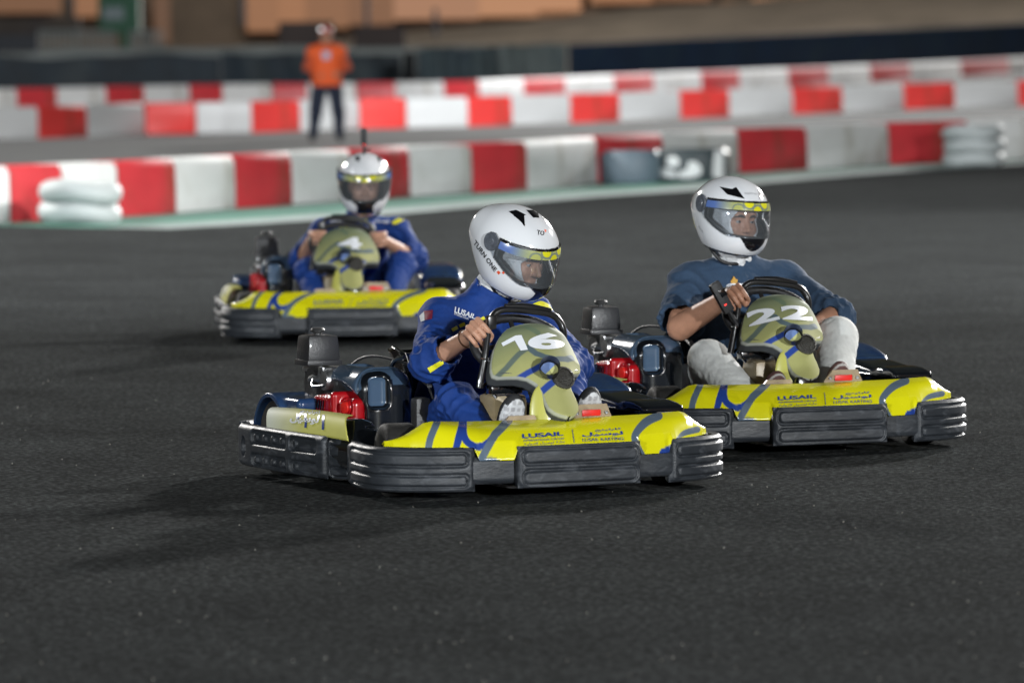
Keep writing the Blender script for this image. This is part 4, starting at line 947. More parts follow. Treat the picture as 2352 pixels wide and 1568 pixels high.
# ================================================================== PEOPLE
def unit(a): a = np.asarray(a, float); return a/np.linalg.norm(a)
def hand_sdf(p, G, A, W, side=1, rb=.016, sc=1., open_=0.):
    """a hand closed round a bar: G bar centre, A bar axis, W towards the wrist; returns sdf and wrist point"""
    A = unit(A); W = unit(np.asarray(W)-A*np.dot(W, A)); Nn = np.cross(A, W)*side; G = np.asarray(G, float)
    pt = lambda w, n, a=0: G+(W*w+Nn*n+A*a)*sc
    d = None; ln = [1.0, 1.08, 1.02, .86]
    for i in range(4):
        a = (1.5-i)*.0215*1.0; l = ln[i]; r = [.0098, .0102, .0098, .0086][i]*sc
        k = (rb-.016)
        pts = [pt(.030, .030+k, a*.95), pt(-.004, .040*l+k, a), pt(-.030*l-k, .020+k*.5, a), pt(-.032*l-k, -.006, a), pt(-.014, -.026*l-k, a)]
        e = polyline(p, pts, [r*1.1, r*1.12, r, r*.93, r*.85]); d = e if d is None else np.minimum(d, e)
    palm = None
    for i in range(4):
        a = (1.5-i)*.019; e = cap(p, pt(.072, .004, a*.75), pt(.026, .024, a), .0165*sc, .0125*sc); palm = e if palm is None else smin(palm, e, .012)
    palm = smin(palm, cap(p, pt(.088, .0, 0), pt(.06, .006, 0), .022*sc, .026*sc), .02)
    th = polyline(p, [pt(.072, -.010, .022), pt(.040, -.022, .034), pt(.008, -.033, .030), pt(-.016, -.036, .016)], [.017*sc, .0135*sc, .0115*sc, .0095*sc])
    d = smin(d, palm, .008); d = smin(d, th, .010); return d
def wristpt(G, A, W, sc=1.): A = unit(A); W = unit(np.asarray(W)-A*np.dot(W, A)); return np.asarray(G)+W*.098*sc
def head_sdf(q):
    d = ell(q, (-.008, 0, .030), (.100, .078, .108)); d = smin(d, ell(q, (.022, 0, -.050), (.068, .060, .078)), .04)
    d = smin(d, cap(q, (.076, -.036, .036), (.076, .036, .036), .016), .02)
    for s in (-1, 1):
        d = smin(d, ell(q, (.058, s*.040, -.022), (.030, .026, .026)), .02); d = smax(d, -sph(q, (.104, s*.031, .012), .019), .014)
        d = smin(d, ell(q, (-.008, s*.078, -.005), (.018, .010, .030)), .008)
        lid = np.maximum(sph(q, (.076, s*.031, .013), .0145), -(np.abs(q[:, 2]-.011)-.0042)); d = smin(d, lid, .003)
    d = smin(d, polyline(q, [(.086, 0, .028), (.100, 0, .0), (.112, 0, -.020)], [.008, .009, .0115]), .012)
    for s in (-1, 1): d = smin(d, sph(q, (.098, s*.011, -.024), .0085), .006)
    d = smin(d, cap(q, (.088, -.016, -.058), (.088, .016, -.058), .008), .008); d = smax(d, -cap(q, (.098, -.018, -.0575), (.098, .018, -.0575), .0016), .002)
    d = smin(d, sph(q, (.078, 0, -.098), .020), .02); return d
def R3(yaw, pitch, roll): return (Matrix.Rotation(R(yaw), 4, 'Z') @ Matrix.Rotation(R(pitch), 4, 'Y') @ Matrix.Rotation(R(roll), 4, 'X'))
def build_person(name, label, fr, J, H, skinmat, cloth, group, hh=.0036, fat=0.):
    T = thing('person', label, 'person', fr.loc, fr.rz, group)
    Mh = Matrix.Translation(Vector(J['head'])) @ R3(*J['hrot']); Mi = np.array(Mh.inverted())
    hl = lambda p: p@Mi[:3, :3].T+Mi[:3, 3]-np.array([.010, 0, -.016])
    Mh0 = Mh; Mh = Mh @ Matrix.Translation((.010, 0, -.016))
    neck0 = np.array(J['neck']); hb = np.array(Mh @ Vector((-.02, 0, -.06)))
    def arm(p, s, r0=.050+.0, r1=.040, r2=.027): r0 += fat*.6; r1 += fat*.7; r2 += fat*.35; return np.minimum(cap(p, J['sh'+s], J['el'+s], r0, r1), cap(p, J['el'+s], J['wr'+s], r1*1.02, r2))
    def torso(p, g=0.):
        g = g+fat
        pel, ch, ne = [np.array(J[k], float) for k in ('pel', 'ch', 'neck')]; a, b = np.array(J['shR'], float), np.array(J['shL'], float); lat = unit(b-a); d = None
        for s in (-1, 1):
            e = cap(p, pel+lat*s*.07, ch+lat*s*.075, .105+g, .110+g); d = e if d is None else smin(d, e, .08)
        d = smin(d, cap(p, a, b, .058+g, .058+g), .09); d = smin(d, cap(p, a*.5+b*.5*1+(ne-ne), ne, .08+g, .052+g), .05)
        for q in (a, b): d = smin(d, cap(p, ne, q, .045+g, .050+g), .05)
        return d
    def leg(p, s, g=0.): return smin(smin(cap(p, J['hip'+s], J['kn'+s], .082+g, .060+g), cap(p, J['kn'+s], J['an'+s], .058+g, .038+g), .03), cap(p, J['hip'+s], J['hip'+s], .09), .05)
    def body(p):
        d = head_sdf(hl(p)); d = smin(d, cap(p, neck0, hb, .056, .054), .025); d = smin(d, torso(p, -.012), .04)
        for s in 'RL':
            d = smin(d, arm(p, s), .03); g = J['grip'+s]; d = smin(d, hand_sdf(p, *g), .012)
            d = smin(d, leg(p, s, -.012), .04)
        return d
    lo, hi = J['box']; B = sdf_mesh('body', body, lo, hi, hh, skinmat, T)
    # eyes and brows
    eo = []
    for s in (-1, 1):
        c = Vector((.0775, s*.031, .0125)); gz = Vector(J.get('gaze', (1, 0, 0))).normalized(); me = MB(); me.lathe([(.0118*math.sin(math.pi*k/14), -.0118*math.cos(math.pi*k/14)) for k in range(15)], (0, 0, 0), seg=20)
        m_ = me.mesh('eye'); V = np.array([v.co for v in m_.vertices]); dt = (V/.0118)@np.array(gz); cols = np.where(dt[:, None] > .94, .003, np.where(dt[:, None] > .80, .035, .40))*np.ones((1, 3)); setcol(m_, cols)
        o = link('eye', m_, M_eye, B); o.matrix_local = Mh @ Matrix.Translation(c)
        mb = MB().tube([(.093, s*.010, .029), (.092, s*.030, .035), (.080, s*.053, .029)], [.0045, .0062, .003], 8, smooth=4); o = mb.obj('eyebrow', M_hair, B); o.matrix_local = Mh
    return T, B, Mh0, hl, torso, arm, leg
# ---- helmet
HS = 1.035
def helm_outer(q, g=0.):
    q = q/HS
    d = ell(q, (-.012, 0, .028), (.170+g, .137+g, .133+g)); d = smin(d, ell(q, (.030, 0, -.072), (.133+g, .112+g, .085+g)), .07)
    d = smin(d, ell(q, (-.14, 0, .05), (.03, .07, .05)), .05) if g >= 0 else d
    return d*HS
def helm_port(q):
    q = q/HS; top = .072; bot = np.interp(np.clip(q[:, 0], 0, .17), [.0, .05, .10, .17], [.015, -.018, -.046, -.056])
    return np.maximum(np.maximum(q[:, 2]-top, bot-q[:, 2]), .012-q[:, 0]+.0*q[:, 1])*HS
def radial(az, el, g):
    """points on the helmet's outer surface offset by g, from directions"""
    d = np.stack([np.cos(el)*np.cos(az), np.cos(el)*np.sin(az), np.sin(el)], -1); lo = np.full(len(az), .05); hi = np.full(len(az), .30)
    for _ in range(24):
        m = (lo+hi)/2; f = helm_outer(d*m[:, None])-g; lo = np.where(f < 0, m, lo); hi = np.where(f < 0, hi, m)
    return d*lo[:, None]
def build_helmet(T, Mh, kind, fr, deco, blur=False):
    def shell(q):
        d = helm_outer(q); d = smax(d, -(q[:, 2]/HS+.122+.16*q[:, 0]/HS), .012)
        inner = helm_outer(q, -.018); port = helm_port(q); d = smax(d, -port, .004); return smax(d, -inner, .003)
    def col(P):
        q = P/HS; x, y, z = q.T; ay = np.abs(y); c = np.tile(np.array([[.76, .775, .80]]), (len(P), 1))
        ins = helm_outer(P, -.013) < 0; c[ins] = (.02, .02, .022)
        port = helm_port(P); rim = (port < .007) & (x > .0); c[rim] = (.014, .014, .016)
        if kind == 'a':      # black chin running down the middle
            k = (x > .05) & (z < -.050) & (ay < .042+1.1*np.clip(z+.085, 0, 1)); c[k] = (.008, .008, .010)
        else:
            k = (x > .05) & (z < -.055) & (z > -.112+14*ay*ay) & (ay < .06); c[k] = (.006, .006, .008)
        k = (z+.122+.16*x < .014); c[k] = (.012, .012, .014)
        return c
    S = sdf_mesh('helmet', shell, (-.21, -.17, -.16), (.20, .17, .19), .0035 if not blur else .005, M_helm, T, colfn=col); S.matrix_local = Mh
    # visor
    AZ = R(101)
    def vis(u, v):
        az = (u*2-1)*AZ; side = np.clip((np.abs(az)-R(38))/R(60), 0, 1)
        ztop = .077; zbot = -.060+.090*side**1.3
        el = np.interp(v, [0, 1], [0, 1]); z = zbot+(ztop-zbot)*el; return radial(az, np.arctan2(z, np.interp(np.abs(az), [0, R(50), R(101)], [.165, .15, .135])), .0035)
    Vz = sheet('visor', vis, 90, 26, M_visor, S, thick=0)
    def strip(u, v):
        az = (u*2-1)*R(82); side = np.clip((np.abs(az)-R(38))/R(60), 0, 1); z = .044+(.032-.004*side)*v
        return radial(az, np.arctan2(z, np.interp(np.abs(az), [0, R(50), R(101)], [.165, .15, .135])), .0048)
    def scol(P, u, v):
        a = np.abs(u*2-1)*82; c = np.tile(np.array([[.42, .44, .14]]), (len(u), 1)); k = np.clip((a-30)/35, 0, 1)[:, None]; c = c*(1-k)+np.array([.10, .17, .42])*k
        w_ = (u*2-1)*R(82)*.16; z = v*.031
        for cx, cz, r in ((-.032, .030, .020), (.004, .0, .018), (.045, .030, .022), (-.075, .0, .02)):
            rr_ = np.sqrt((w_-cx)**2+(z-cz)**2); c[rr_ < r+.007] = (.20, .24, .19); c[rr_ < r] = (.72, .68, .02) if abs(cx) < .06 else (.42, .44, .14)
        return c
    sheet('sun_strip', strip, 160, 24, M_strip, S, thick=0, colfn=scol)
    for s in (-1, 1):
        c = radial(np.array([s*R(97)]), np.array([R(21)]), .003)[0]; n_ = Vector((0, s, 0)); mb = MB().lathe([(.001, .006), (.012, .006), (.013, .003), (.026, .004), (.028, -.004)], (0, 0, 0), ax=n_, seg=26)
        mb.v = [(x*1.15+c[0], y+c[1], z*1.3+c[2]) for x, y, z in mb.v]; mb.obj('visor_pivot', mat('grey_pivot', (.10, .11, .13), .25, coat=.4, var=.3, vscale=60), S)
    # strap
    mb = MB(); a_ = Vector((.0, -.10, -.12)); mb.tube([(.0, -.10, -.11), (.03, -.06, -.165), (.05, 0, -.175), (.03, .06, -.165), (0, .10, -.11)], .007, 8, smooth=4); mb.obj('chin_strap', M_matte, S)
    hf = HelmFrame(fr, Mh); tr = bvh_of(S)
    for kind_, nm, dat, m, *ex in deco:
        if kind_ == 'poly': px_poly(nm, dat, hf, tr, m, S, off=.0012, L=3)
        elif kind_ == 'text': px_text(nm, ex[0], dat, hf, tr, m, S, bold=ex[1], off=.0014, L=3)
    return S
class HelmFrame:
    def __init__(s, fr, Mh): s.fr = fr; s.I = Mh.inverted()
    def ray(s, x, y):
        o, d = s.fr.ray(x, y); return s.I @ o, (s.I.to_3x3() @ d).normalized()
def cloth_sdf(name, T, fn, box, h, m, colfn=None): return sdf_mesh(name, fn, box[0], box[1], h, m, T, colfn=colfn)
def shoe_sdf(p, heel, toe, up):
    heel = np.asarray(heel, float); toe = np.asarray(toe, float); f = unit(toe-heel); up = np.asarray(up, float); up = unit(up-f*np.dot(up, f)); s = np.cross(f, up); L_ = np.linalg.norm(toe-heel)
    q = np.stack([(p-heel)@f, (p-heel)@s, (p-heel)@up], -1)
    d = smin(ell(q, (L_*.25, 0, .03), (L_*.42, .040, .055)), ell(q, (L_*.72, 0, .022), (L_*.38, .048, .042)), .03)
    d = smin(d, ell(q, (L_*.12, 0, .07), (.05, .036, .04)), .03); return smax(d, -(q[:, 2]+.004), .006), q
def shoe(T, heel, toe, up, kind, lab=None):
    L_ = np.linalg.norm(np.asarray(toe)-np.asarray(heel))
    def col(P):
        _, q = shoe_sdf(P, heel, toe, up)
        if kind == 'white':
            c = np.tile(np.array([[.62, .63, .65]]), (len(P), 1)); g = (np.mod(q[:, 0], .026) < .015) & (np.mod(q[:, 1]+.5, .022) < .014); c[g] = (.40, .40, .42)
            k = q[:, 2] > .016; c[k] = (.02, .02, .022); k = (q[:, 0] > L_*.93) & (q[:, 2] > .002); c[k] = (.02, .02, .022)
        elif kind == 'brown': c = np.tile(np.array([[.10, .045, .04]]), (len(P), 1)); c[(q[:, 2] > .004) & (q[:, 2] < .012)] = (.42, .40, .38)
        else: c = np.tile(np.array([[.02, .02, .022]]), (len(P), 1))
        return c
    lo = np.minimum(heel, toe)-.09; hi = np.maximum(heel, toe)+.09
    return sdf_mesh('shoe', lambda p: shoe_sdf(p, heel, toe, up)[0], lo, hi, .004, M_shoe, T, colfn=col)
def driver_clothes(T, J, torso, arm, leg, hl, m_top, m_leg, sleeve, loose, onepiece, seed=0):
    sleeveR, sleeveL = sleeve
    def at(s, t):   # end point of the sleeve measured along the arm (0 shoulder, 1 elbow, 2 wrist)
        sh, el, wr = [np.array(J[k+s], float) for k in ('sh', 'el', 'wr')]
        return (sh+(el-sh)*t) if t <= 1 else (el+(wr-el)*(t-1))
    segs = []
    for s in 'RL':
        segs += [(np.array(J['sh'+s], float), np.array(J['el'+s], float), .105, 1.0), (np.array(J['el'+s], float), np.array(J['wr'+s], float), .09, .0), (np.array(J['kn'+s], float), np.array(J['hip'+s], float), .13, .0), (np.array(J['kn'+s], float), np.array(J['an'+s], float), .12, .0)]
    def drape(p, k=1.):
        o = 0; w1 = noise(p, 8, seed+31); w2 = noise(p, 20, seed+32)
        for a, b, rad, end in segs:
            L_ = np.linalg.norm(b-a); dr = (b-a)/L_; t = (p-a)@dr; q = p-a-np.outer(t, dr); dist = length(q); ph = q@unit(np.cross(dr, (.3, .2, 1)))
            wgt = np.clip(1.6-dist/rad, 0, 1)*np.exp(-((t-end*L_)/.09)**2)
            o = o+.0075*k*wgt*(np.abs(np.sin(t*85+w1*7+ph*26))-.55)
        ne = np.array(J['neck'], float); r_ = length((p-ne)*np.array([1, 1, .8])); ang = np.arctan2(p[:, 1]-ne[1], ne[2]-p[:, 2]+.02)
        o = o+.0055*k*np.clip(r_/.25, 0, 1)*(np.abs(np.sin(ang*6+w1*6+r_*9))-.6)*(p[:, 2] > ne[2]-.45); return o
    def top(p):
        d = torso(p, .006)
        for s, t in zip('RL', (sleeveR, sleeveL)):
            sh, el = np.array(J['sh'+s], float), np.array(J['el'+s], float); e_ = at(s, t)
            if t <= 1: a = cap(p, sh, e_, .064+loose, .066+loose*1.6); dr = unit(e_-sh); a = smax(a, (p-e_)@dr-.0, .006); a = smax(a, -np.maximum(cap(p, sh*.3+e_*.7, e_+dr*.1, .052+loose, .060+loose*1.4), -((p-(sh*.4+e_*.6))@dr)), .004)
            else:
                a = smin(cap(p, sh, el, .062+loose, .056+loose), cap(p, el, e_, .056+loose, .046+loose), .03); dr = unit(e_-el); a = smax(a, np.where(cap(p, el, e_, 0, 0) < .2, (p-e_)@dr, -1), .006)
                a = smax(a, -cap(p, el*.25+e_*.75, e_+dr*.08, .036+loose*.6, .040+loose*.8), .004)
            d = smin(d, a, .035)
        ne = np.array(J['neck'], float); hd = np.array(J['head'], float); dr = unit(hd-ne)
        if onepiece:
            d = smin(d, np.maximum(np.abs(length((p-ne)-np.outer((p-ne)@dr, dr))-.070)-.006, np.abs((p-ne)@dr-.025)-.035), .012)
            for s in 'RL': d = smin(d, smin(leg(p, s, .012), leg(p, s, .014), .01), .05)
            for s in 'RL':
                an = np.array(J['an'+s], float); kn = np.array(J['kn'+s], float); dr2 = unit(an-kn); d = smax(d, np.where(length(p-an) < .14, (p-an)@dr2-.02, -1), .004)
        d = smax(d, -cap(p, ne+dr*.03, ne+dr*.3, .058, .075), .006)
        d = d+folds(p, .006, 7, (1, 1, 1.9), seed)+drape(p)+folds(p, .0012, 24, (1.3, .8, 2.2), seed+5); return d
    lo, hi = J['box']; C = sdf_mesh('jumpsuit' if onepiece else 't_shirt', top, lo, hi, .0048, m_top, T)
    if not onepiece:
        def tr(p):
            d = None
            for s in 'RL':
                e = leg(p, s, .016); an = np.array(J['an'+s], float); kn = np.array(J['kn'+s], float); e = smin(e, cap(p, kn, an, .078, .066), .03); e = smax(e, np.where(length(p-an) < .16, (p-an)@unit(an-kn)-.01, -1), .004); d = e if d is None else smin(d, e, .05)
            pel = np.array(J['pel'], float); d = smin(d, smax(ell(p, pel, (.13, .18, .12)), p[:, 2]-pel[2]-.06, .02), .05)
            return d+folds(p, .006, 5, (1, 1, 1.6), seed+2)+folds(p, .0025, 22, (1.3, .8, 2.), seed+7)
        sdf_mesh('trousers', tr, lo, hi, .0048, m_leg, T)
    return C
def balaclava(T, J, Mh, hl, st=.22, rr=.074):
    ne = np.array(J['neck'], float); hb = np.array(Mh @ Vector((-.015, 0, -.085)))
    def f(p):
        q = hl(p); d = head_sdf(q)-.006; d = smin(d, cap(p, ne+(hb-ne)*st, hb, rr, .074)+folds(p, .014, 24, (1, 1, 1.6), 4), .02)
        face = ell(q, (.10, 0, .002), (.085, .064, .066)); d = smax(d, -face, .004)
        d = smax(d, -(head_sdf(q)-.001), .002); return smax(d, -cap(p, ne-(hb-ne)*.3, hb, .0575, .055), .002)
    c = np.array(Mh.translation); return sdf_mesh('balaclava', f, np.minimum(c-.17, ne-.1), np.maximum(c+.17, ne+.1), .0038, M_cloth, T)
TO = mat('orange_print', (.8, .10, .03), .4); INK = mat('black_ink', (.012, .012, .014), .35); GREYI = mat('grey_ink', (.36, .37, .38), .4); VENT = mat('vent_black', (.005, .005, .006), .2, coat=.4)
def h16(P): return [((1800+a/3.136)/1.7415, (750+b/3.136)/1.7415) for a, b in P]
def h22(P): return [((2760+a/4.356)/1.7415, (700+b/4.356)/1.7415) for a, b in P]
# ---------------- driver of kart 16
V = lambda *a: np.array(a, float)
J16 = dict(pel=V(-.12, .02, .17), ch=V(-.10, .09, .43), neck=V(-.04, .115, .635), shR=V(-.02, -.075, .575), shL=V(-.08, .315, .565),
    elR=V(.20, -.210, .440), elL=V(.16, .36, .40), hipR=V(-.02, -.09, .15), hipL=V(-.02, .11, .15), knR=V(.34, -.175, .295), knL=V(.40, .215, .36), anR=V(.64, -.135, .13), anL=V(.68, .145, .15),
    head=V(.045, .195, .812), hrot=(29, 23, 6), gaze=(1, .25, -.05), box=((-.42, -.42, .0), (.80, .58, .96)))
J16['gripR'] = (V(.515, -.165, .545), V(.2, .72, .62), V(-.9, -.20, -.35), 1, .020); J16['gripL'] = (V(.50, .13, .43), V(-.1, -.05, 1), V(-.95, .35, -.1), 1, .018)
J16['wrR'] = wristpt(*J16['gripR'][:3]); J16['wrL'] = wristpt(*J16['gripL'][:3])
T16, B16, Mh16, hl16, to_, ar_, le_ = build_person('d', 'driver of kart 16 in a blue jumpsuit, leaning and looking to the right', F16, J16, None, M_skin, None, 'helmeted kart drivers')
C16 = driver_clothes(T16, J16, to_, ar_, le_, hl16, M_suit, None, (1.40, 1.5), .017, True, 1)
balaclava(T16, J16, Mh16, hl16)
deco = [('poly', 'vent', h16([(735, 298), (830, 282), (955, 345), (930, 352), (940, 490), (880, 420)]), VENT), ('poly', 'vent', h16([(955, 282), (1060, 285), (1105, 320), (1120, 380), (1045, 378), (1000, 330)]), VENT),
        ('poly', 'vent', h16([(1150, 365), (1175, 372), (1230, 430), (1250, 470), (1200, 430)]), VENT),
        ('text', 'lettering', h16([(318, 660), (560, 1065), (600, 1020), (352, 640)]) if 0 else h16([(290, 700), (555, 1060), (595, 1022), (325, 655)]), INK, 'TURN ONE', .02),
        ('poly', 'emblem', h16([(585, 1060), (610, 1042), (638, 1068), (612, 1090)]), TO), ('poly', 'emblem', h16([(650, 1068), (668, 1050), (690, 1066), (672, 1088)]), TO),
        ('text', 'lettering', h16([(1090, 590), (1180, 603), (1183, 550), (1092, 530)]), INK, 'TO', .02), ('poly', 'emblem', h16([(1183, 525), (1208, 530), (1208, 560), (1186, 556)]), TO)]
build_helmet(T16, Mh16, 'a', F16, deco)
shoe(T16, V(.65, -.135, .12), V(.735, -.118, .318), (-1, 0, .45), 'white'); shoe(T16, V(.64, .165, .10), V(.735, .175, .330), (-1, 0, .45), 'white')
# ---------------- driver of kart 22
J22 = dict(pel=V(-.14, .04, .17), ch=V(-.15, .06, .45), neck=V(-.12, .065, .655), shR=V(-.10, -.13, .600), shL=V(-.10, .265, .600),
    elR=V(.06, -.240, .445), elL=V(.16, .375, .475), hipR=V(-.05, -.09, .16), hipL=V(-.05, .12, .16), knR=V(.30, -.215, .325), knL=V(.34, .305, .40), anR=V(.64, -.135, .12), anL=V(.68, .145, .15),
    head=V(-.07, .035, .862), hrot=(13, 4, -3), gaze=(1, .15, .0), box=((-.48, -.46, .0), (.80, .60, 1.04)))
J22['gripR'] = (V(.43, -.150, .570), V(.2, .75, .55), V(-.85, -.40, -.30), 1, .018); J22['gripL'] = (V(.40, .16, .43), V(-.1, -.05, 1), V(-.95, .35, .1), 1, .018)
J22['wrR'] = wristpt(*J22['gripR'][:3]); J22['wrL'] = wristpt(*J22['gripL'][:3])
T22, B22, Mh22, hl22, to_, ar_, le_ = build_person('d', 'driver of kart 22 in a faded blue T-shirt and pale trousers', F22, J22, None, M_skin2, None, 'helmeted kart drivers', fat=.016)
C22 = driver_clothes(T22, J22, to_, ar_, le_, hl22, M_tee, M_trou, (.90, 1.2), .020, False, 3)
balaclava(T22, J22, Mh22, hl22, .16, .084)
deco = [('poly', 'vent', h22([(515, 205), (735, 245), (805, 212), (955, 418), (650, 340)]), VENT), ('poly', 'vent', h22([(1188, 232), (1305, 370), (1210, 428)]), VENT),
        ('text', 'lettering', h22([(948, 345), (1180, 352), (1180, 305), (945, 300)]), GREYI, 'aaimp', .01), ('text', 'lettering', h22([(130, 900), (225, 1010), (235, 960), (150, 870)]), GREYI, 'Ace', .01)]
build_helmet(T22, Mh22, 'b', F22, deco)
shoe(T22, V(.64, -.125, .08), V(.74, -.105, .275), (-1, 0, .45), 'brown'); shoe(T22, V(.65, .15, .10), V(.745, .155, .305), (-1, 0, .45), 'brown')
# ---------------- driver of kart 4
J4 = dict(pel=V(-.12, .03, .17), ch=V(-.08, .07, .42), neck=V(.0, .10, .60), shR=V(-.0, -.095, .545), shL=V(-.0, .30, .540),
    elR=V(.16, -.215, .41), elL=V(.16, .385, .40), hipR=V(-.03, -.09, .15), hipL=V(-.03, .13, .15), knR=V(.32, -.19, .345), knL=V(.32, .30, .37), anR=V(.62, -.14, .13), anL=V(.64, .20, .14),
    head=V(.06, .125, .80), hrot=(-3, 10, 0), gaze=(1, 0, 0), box=((-.42, -.42, .0), (.80, .60, .96)))
J4['gripR'] = (V(.42, -.150, .525), V(-.15, .05, 1), V(-.95, -.30, -.25), -1, .018); J4['gripL'] = (V(.42, .175, .515), V(-.1, -.05, 1), V(-.95, .35, -.2), 1, .018)
J4['wrR'] = wristpt(*J4['gripR'][:3]); J4['wrL'] = wristpt(*J4['gripL'][:3])
T4, B4, Mh4, hl4, to_, ar_, le_ = build_person('d', 'hunched driver of kart 4 in a blue jumpsuit with a camera on the helmet', F4, J4, None, M_skin, None, 'helmeted kart drivers', hh=.0042)
C4_ = driver_clothes(T4, J4, to_, ar_, le_, hl4, M_suit, None, (1.35, 1.35), .012, True, 6)
hv = lambda P: [((850+a/1.651)/1.7415, (450+b/1.651)/1.7415) for a, b in P]
build_helmet(T4, Mh4, 'a', F4, [('poly', 'vent', hv([(940, 292), (975, 290), (968, 325), (948, 318)]), VENT), ('poly', 'vent', hv([(1085, 292), (1112, 290), (1110, 330), (1095, 322)]), VENT)], blur=True)
shoe(T4, V(.64, -.14, .07), V(.76, -.14, .25), (1, 0, .3), 'black'); shoe(T4, V(.66, .20, .07), V(.77, .20, .26), (1, 0, .3), 'black')

# ---------------- handheld camera of driver 22, helmet camera of driver 4, straps and watches
cm = thing('action_camera', 'black action camera on a short stick, held upright by the driver in the T-shirt', 'camera', F22.loc, F22.rz)
a_, b_ = Vector((.455, -.250, .622)), Vector((.455, -.200, .535)); rot = (a_-b_).to_track_quat('Z', 'Y'); c_ = (a_+b_)/2
MB().box(c_, (.030, .046, (a_-b_).length+.03), rot=rot, bevel=.009).obj('camera_body', M_matte, cm)
MB().box(c_+Vector((.017, 0, .018)), (.003, .026, .030), rot=rot, bevel=.001).obj('lens', M_black, cm)
MB().box(c_+Vector((.017, .010, -.028)), (.003, .009, .004), rot=rot).obj('record_light', mat('record_led', (.8, .02, .02), .4, emit=((1, .03, .02), 2.5)), cm, smooth=False)
MB().tube([b_, Vector((.455, -.150, .455)), Vector((.450, -.130, .41))], [.011, .010, .009], 10).obj('stick', M_matte, cm)
h4 = thing('action_camera', 'small upright black action camera standing on top of the blurred driver helmet', 'camera', F4.loc, F4.rz)
tp = Mh4 @ Vector((.01, 0, .17))
MB().box(tp+Vector((0, .0, .088)), (.026, .034, .095), bevel=.008).obj('camera_body', M_matte, h4)
MB().tube([tp+Vector((0, 0, -.02)), tp+Vector((0, 0, .05))], .008, 8).tube([tp+Vector((0, 0, .018)), tp+Vector((.0, .034, .020))], .005, 6).obj('mount', M_matte, h4)
MB().box(tp+Vector((.014, 0, .045)), (.003, .006, .006)).obj('record_light', mat('record_led'), h4, smooth=False)
def band(T, J, s, t, r, m, name, w_=.012):
    el, wr = Vector(J['el'+s]), Vector(J['wr'+s]); p = el.lerp(wr, t); ax = (wr-el).normalized(); MB().lathe([(r-.001, -w_/2), (r+.003, -w_/2), (r+.004, 0), (r+.003, w_/2), (r-.001, w_/2)], p, ax=ax, seg=24).obj(name, m, T)
band(T16, J16, 'R', .96, .0285, M_matte, 'wristband', .014); band(T16, J16, 'R', .80, .0315, mat('brown_cord', (.12, .05, .02), .6), 'bracelet', .004)
band(T22, J22, 'R', .93, .036, mat('watch_strap', (.05, .06, .055), .5), 'watch', .022)
# ---------------- prints on the clothes
ts = bvh_of(C16)
def g3(P): return [((1600+a/2.4125)/1.7415, (1050+b/2.4125)/1.7415) for a, b in P]
for pts, wd in [([(278, 1040), (400, 965), (540, 888)], [13, 10, 3]), ([(500, 655), (570, 615), (625, 590)], 8), ([(720, 585), (775, 555), (815, 530)], 8),
                ([(1210, 350), (1110, 370), (1085, 400), (1125, 445)], [5, 9, 9, 9]), ([(1190, 445), (1290, 420), (1360, 398), (1440, 430), (1520, 480)], [6, 10, 12, 9, 4]), ([(1395, 410), (1425, 440), (1420, 490)], 9)]:
    px_ribbon('yellow_stripe', g3(pts), wd, F16, ts, M_ytape, C16, off=.003)
px_poly('flag_patch', g3([(228, 470), (318, 458), (310, 545), (225, 560)]), F16, ts, mat('maroon_cloth', (.17, .012, .035), .7), C16, off=.003)
px_poly('flag_patch', g3([(190, 515), (235, 475), (240, 560), (205, 574)]), F16, ts, M_cloth, C16, off=.0035)
px_text('lettering', 'LUSAIL', g3([(520, 485), (715, 545), (735, 505), (530, 425)]), F16, ts, M_white, C16, bold=.03, off=.004, L=4)
px_text('lettering', 'INTERNATIONAL', g3([(520, 505), (660, 555), (665, 535), (522, 488)]), F16, ts, M_white, C16, bold=.01, off=.004, L=4)
px_text('lettering', AR_LUS, g3([(985, 550), (1140, 545), (1140, 510), (985, 515)]), F16, ts, M_white, C16, bold=.03, off=.004, L=4)
px_text('lettering', 'LUSAIL T', g3([(990, 572), (1140, 570), (1140, 555), (990, 557)]), F16, ts, M_white, C16, bold=.01, off=.004, L=4)
tt = bvh_of([o for o in T22.children if o.name.startswith('t_shirt')][0]); CT = [o for o in T22.children if o.name.startswith('t_shirt')][0]
px_poly('flame_print', c3([(525, 155), (548, 185), (572, 195), (570, 225), (545, 240), (500, 238), (490, 212), (520, 215), (530, 195)]), F22, tt, mat('gold_print', (.55, .30, .04), .6), CT, off=.004)
for pts in ([(445, 275), (465, 250), (540, 243), (640, 243)], [(455, 285), (480, 262), (560, 258), (600, 262)], [(600, 285), (595, 262), (625, 252), (648, 268), (635, 285)]):
    px_ribbon('scroll_print', c3(pts), 1.6, F22, tt, M_white, CT, off=.004)
tq = bvh_of(C4_)
for pts, wd in [([(1130, 690), (1180, 665), (1240, 655), (1290, 680)], 7), ([(1190, 735), (1230, 715), (1280, 690)], 9), ([(975, 720), (1020, 715)], 10), ([(840, 765), (900, 750)], 5)]:
    px_ribbon('yellow_stripe', k4c(pts), wd, F4, tq, M_ytape, C4_, off=.005)
px_text('lettering', 'LUSAIL', k4c([(775, 722), (905, 722), (905, 685), (775, 685)]), F4, tq, M_white, C4_, bold=.04, off=.005, L=6)
px_text('lettering', AR_LUS, k4c([(1065, 725), (1165, 740), (1165, 708), (1065, 700)]), F4, tq, M_white, C4_, bold=.04, off=.005, L=6)
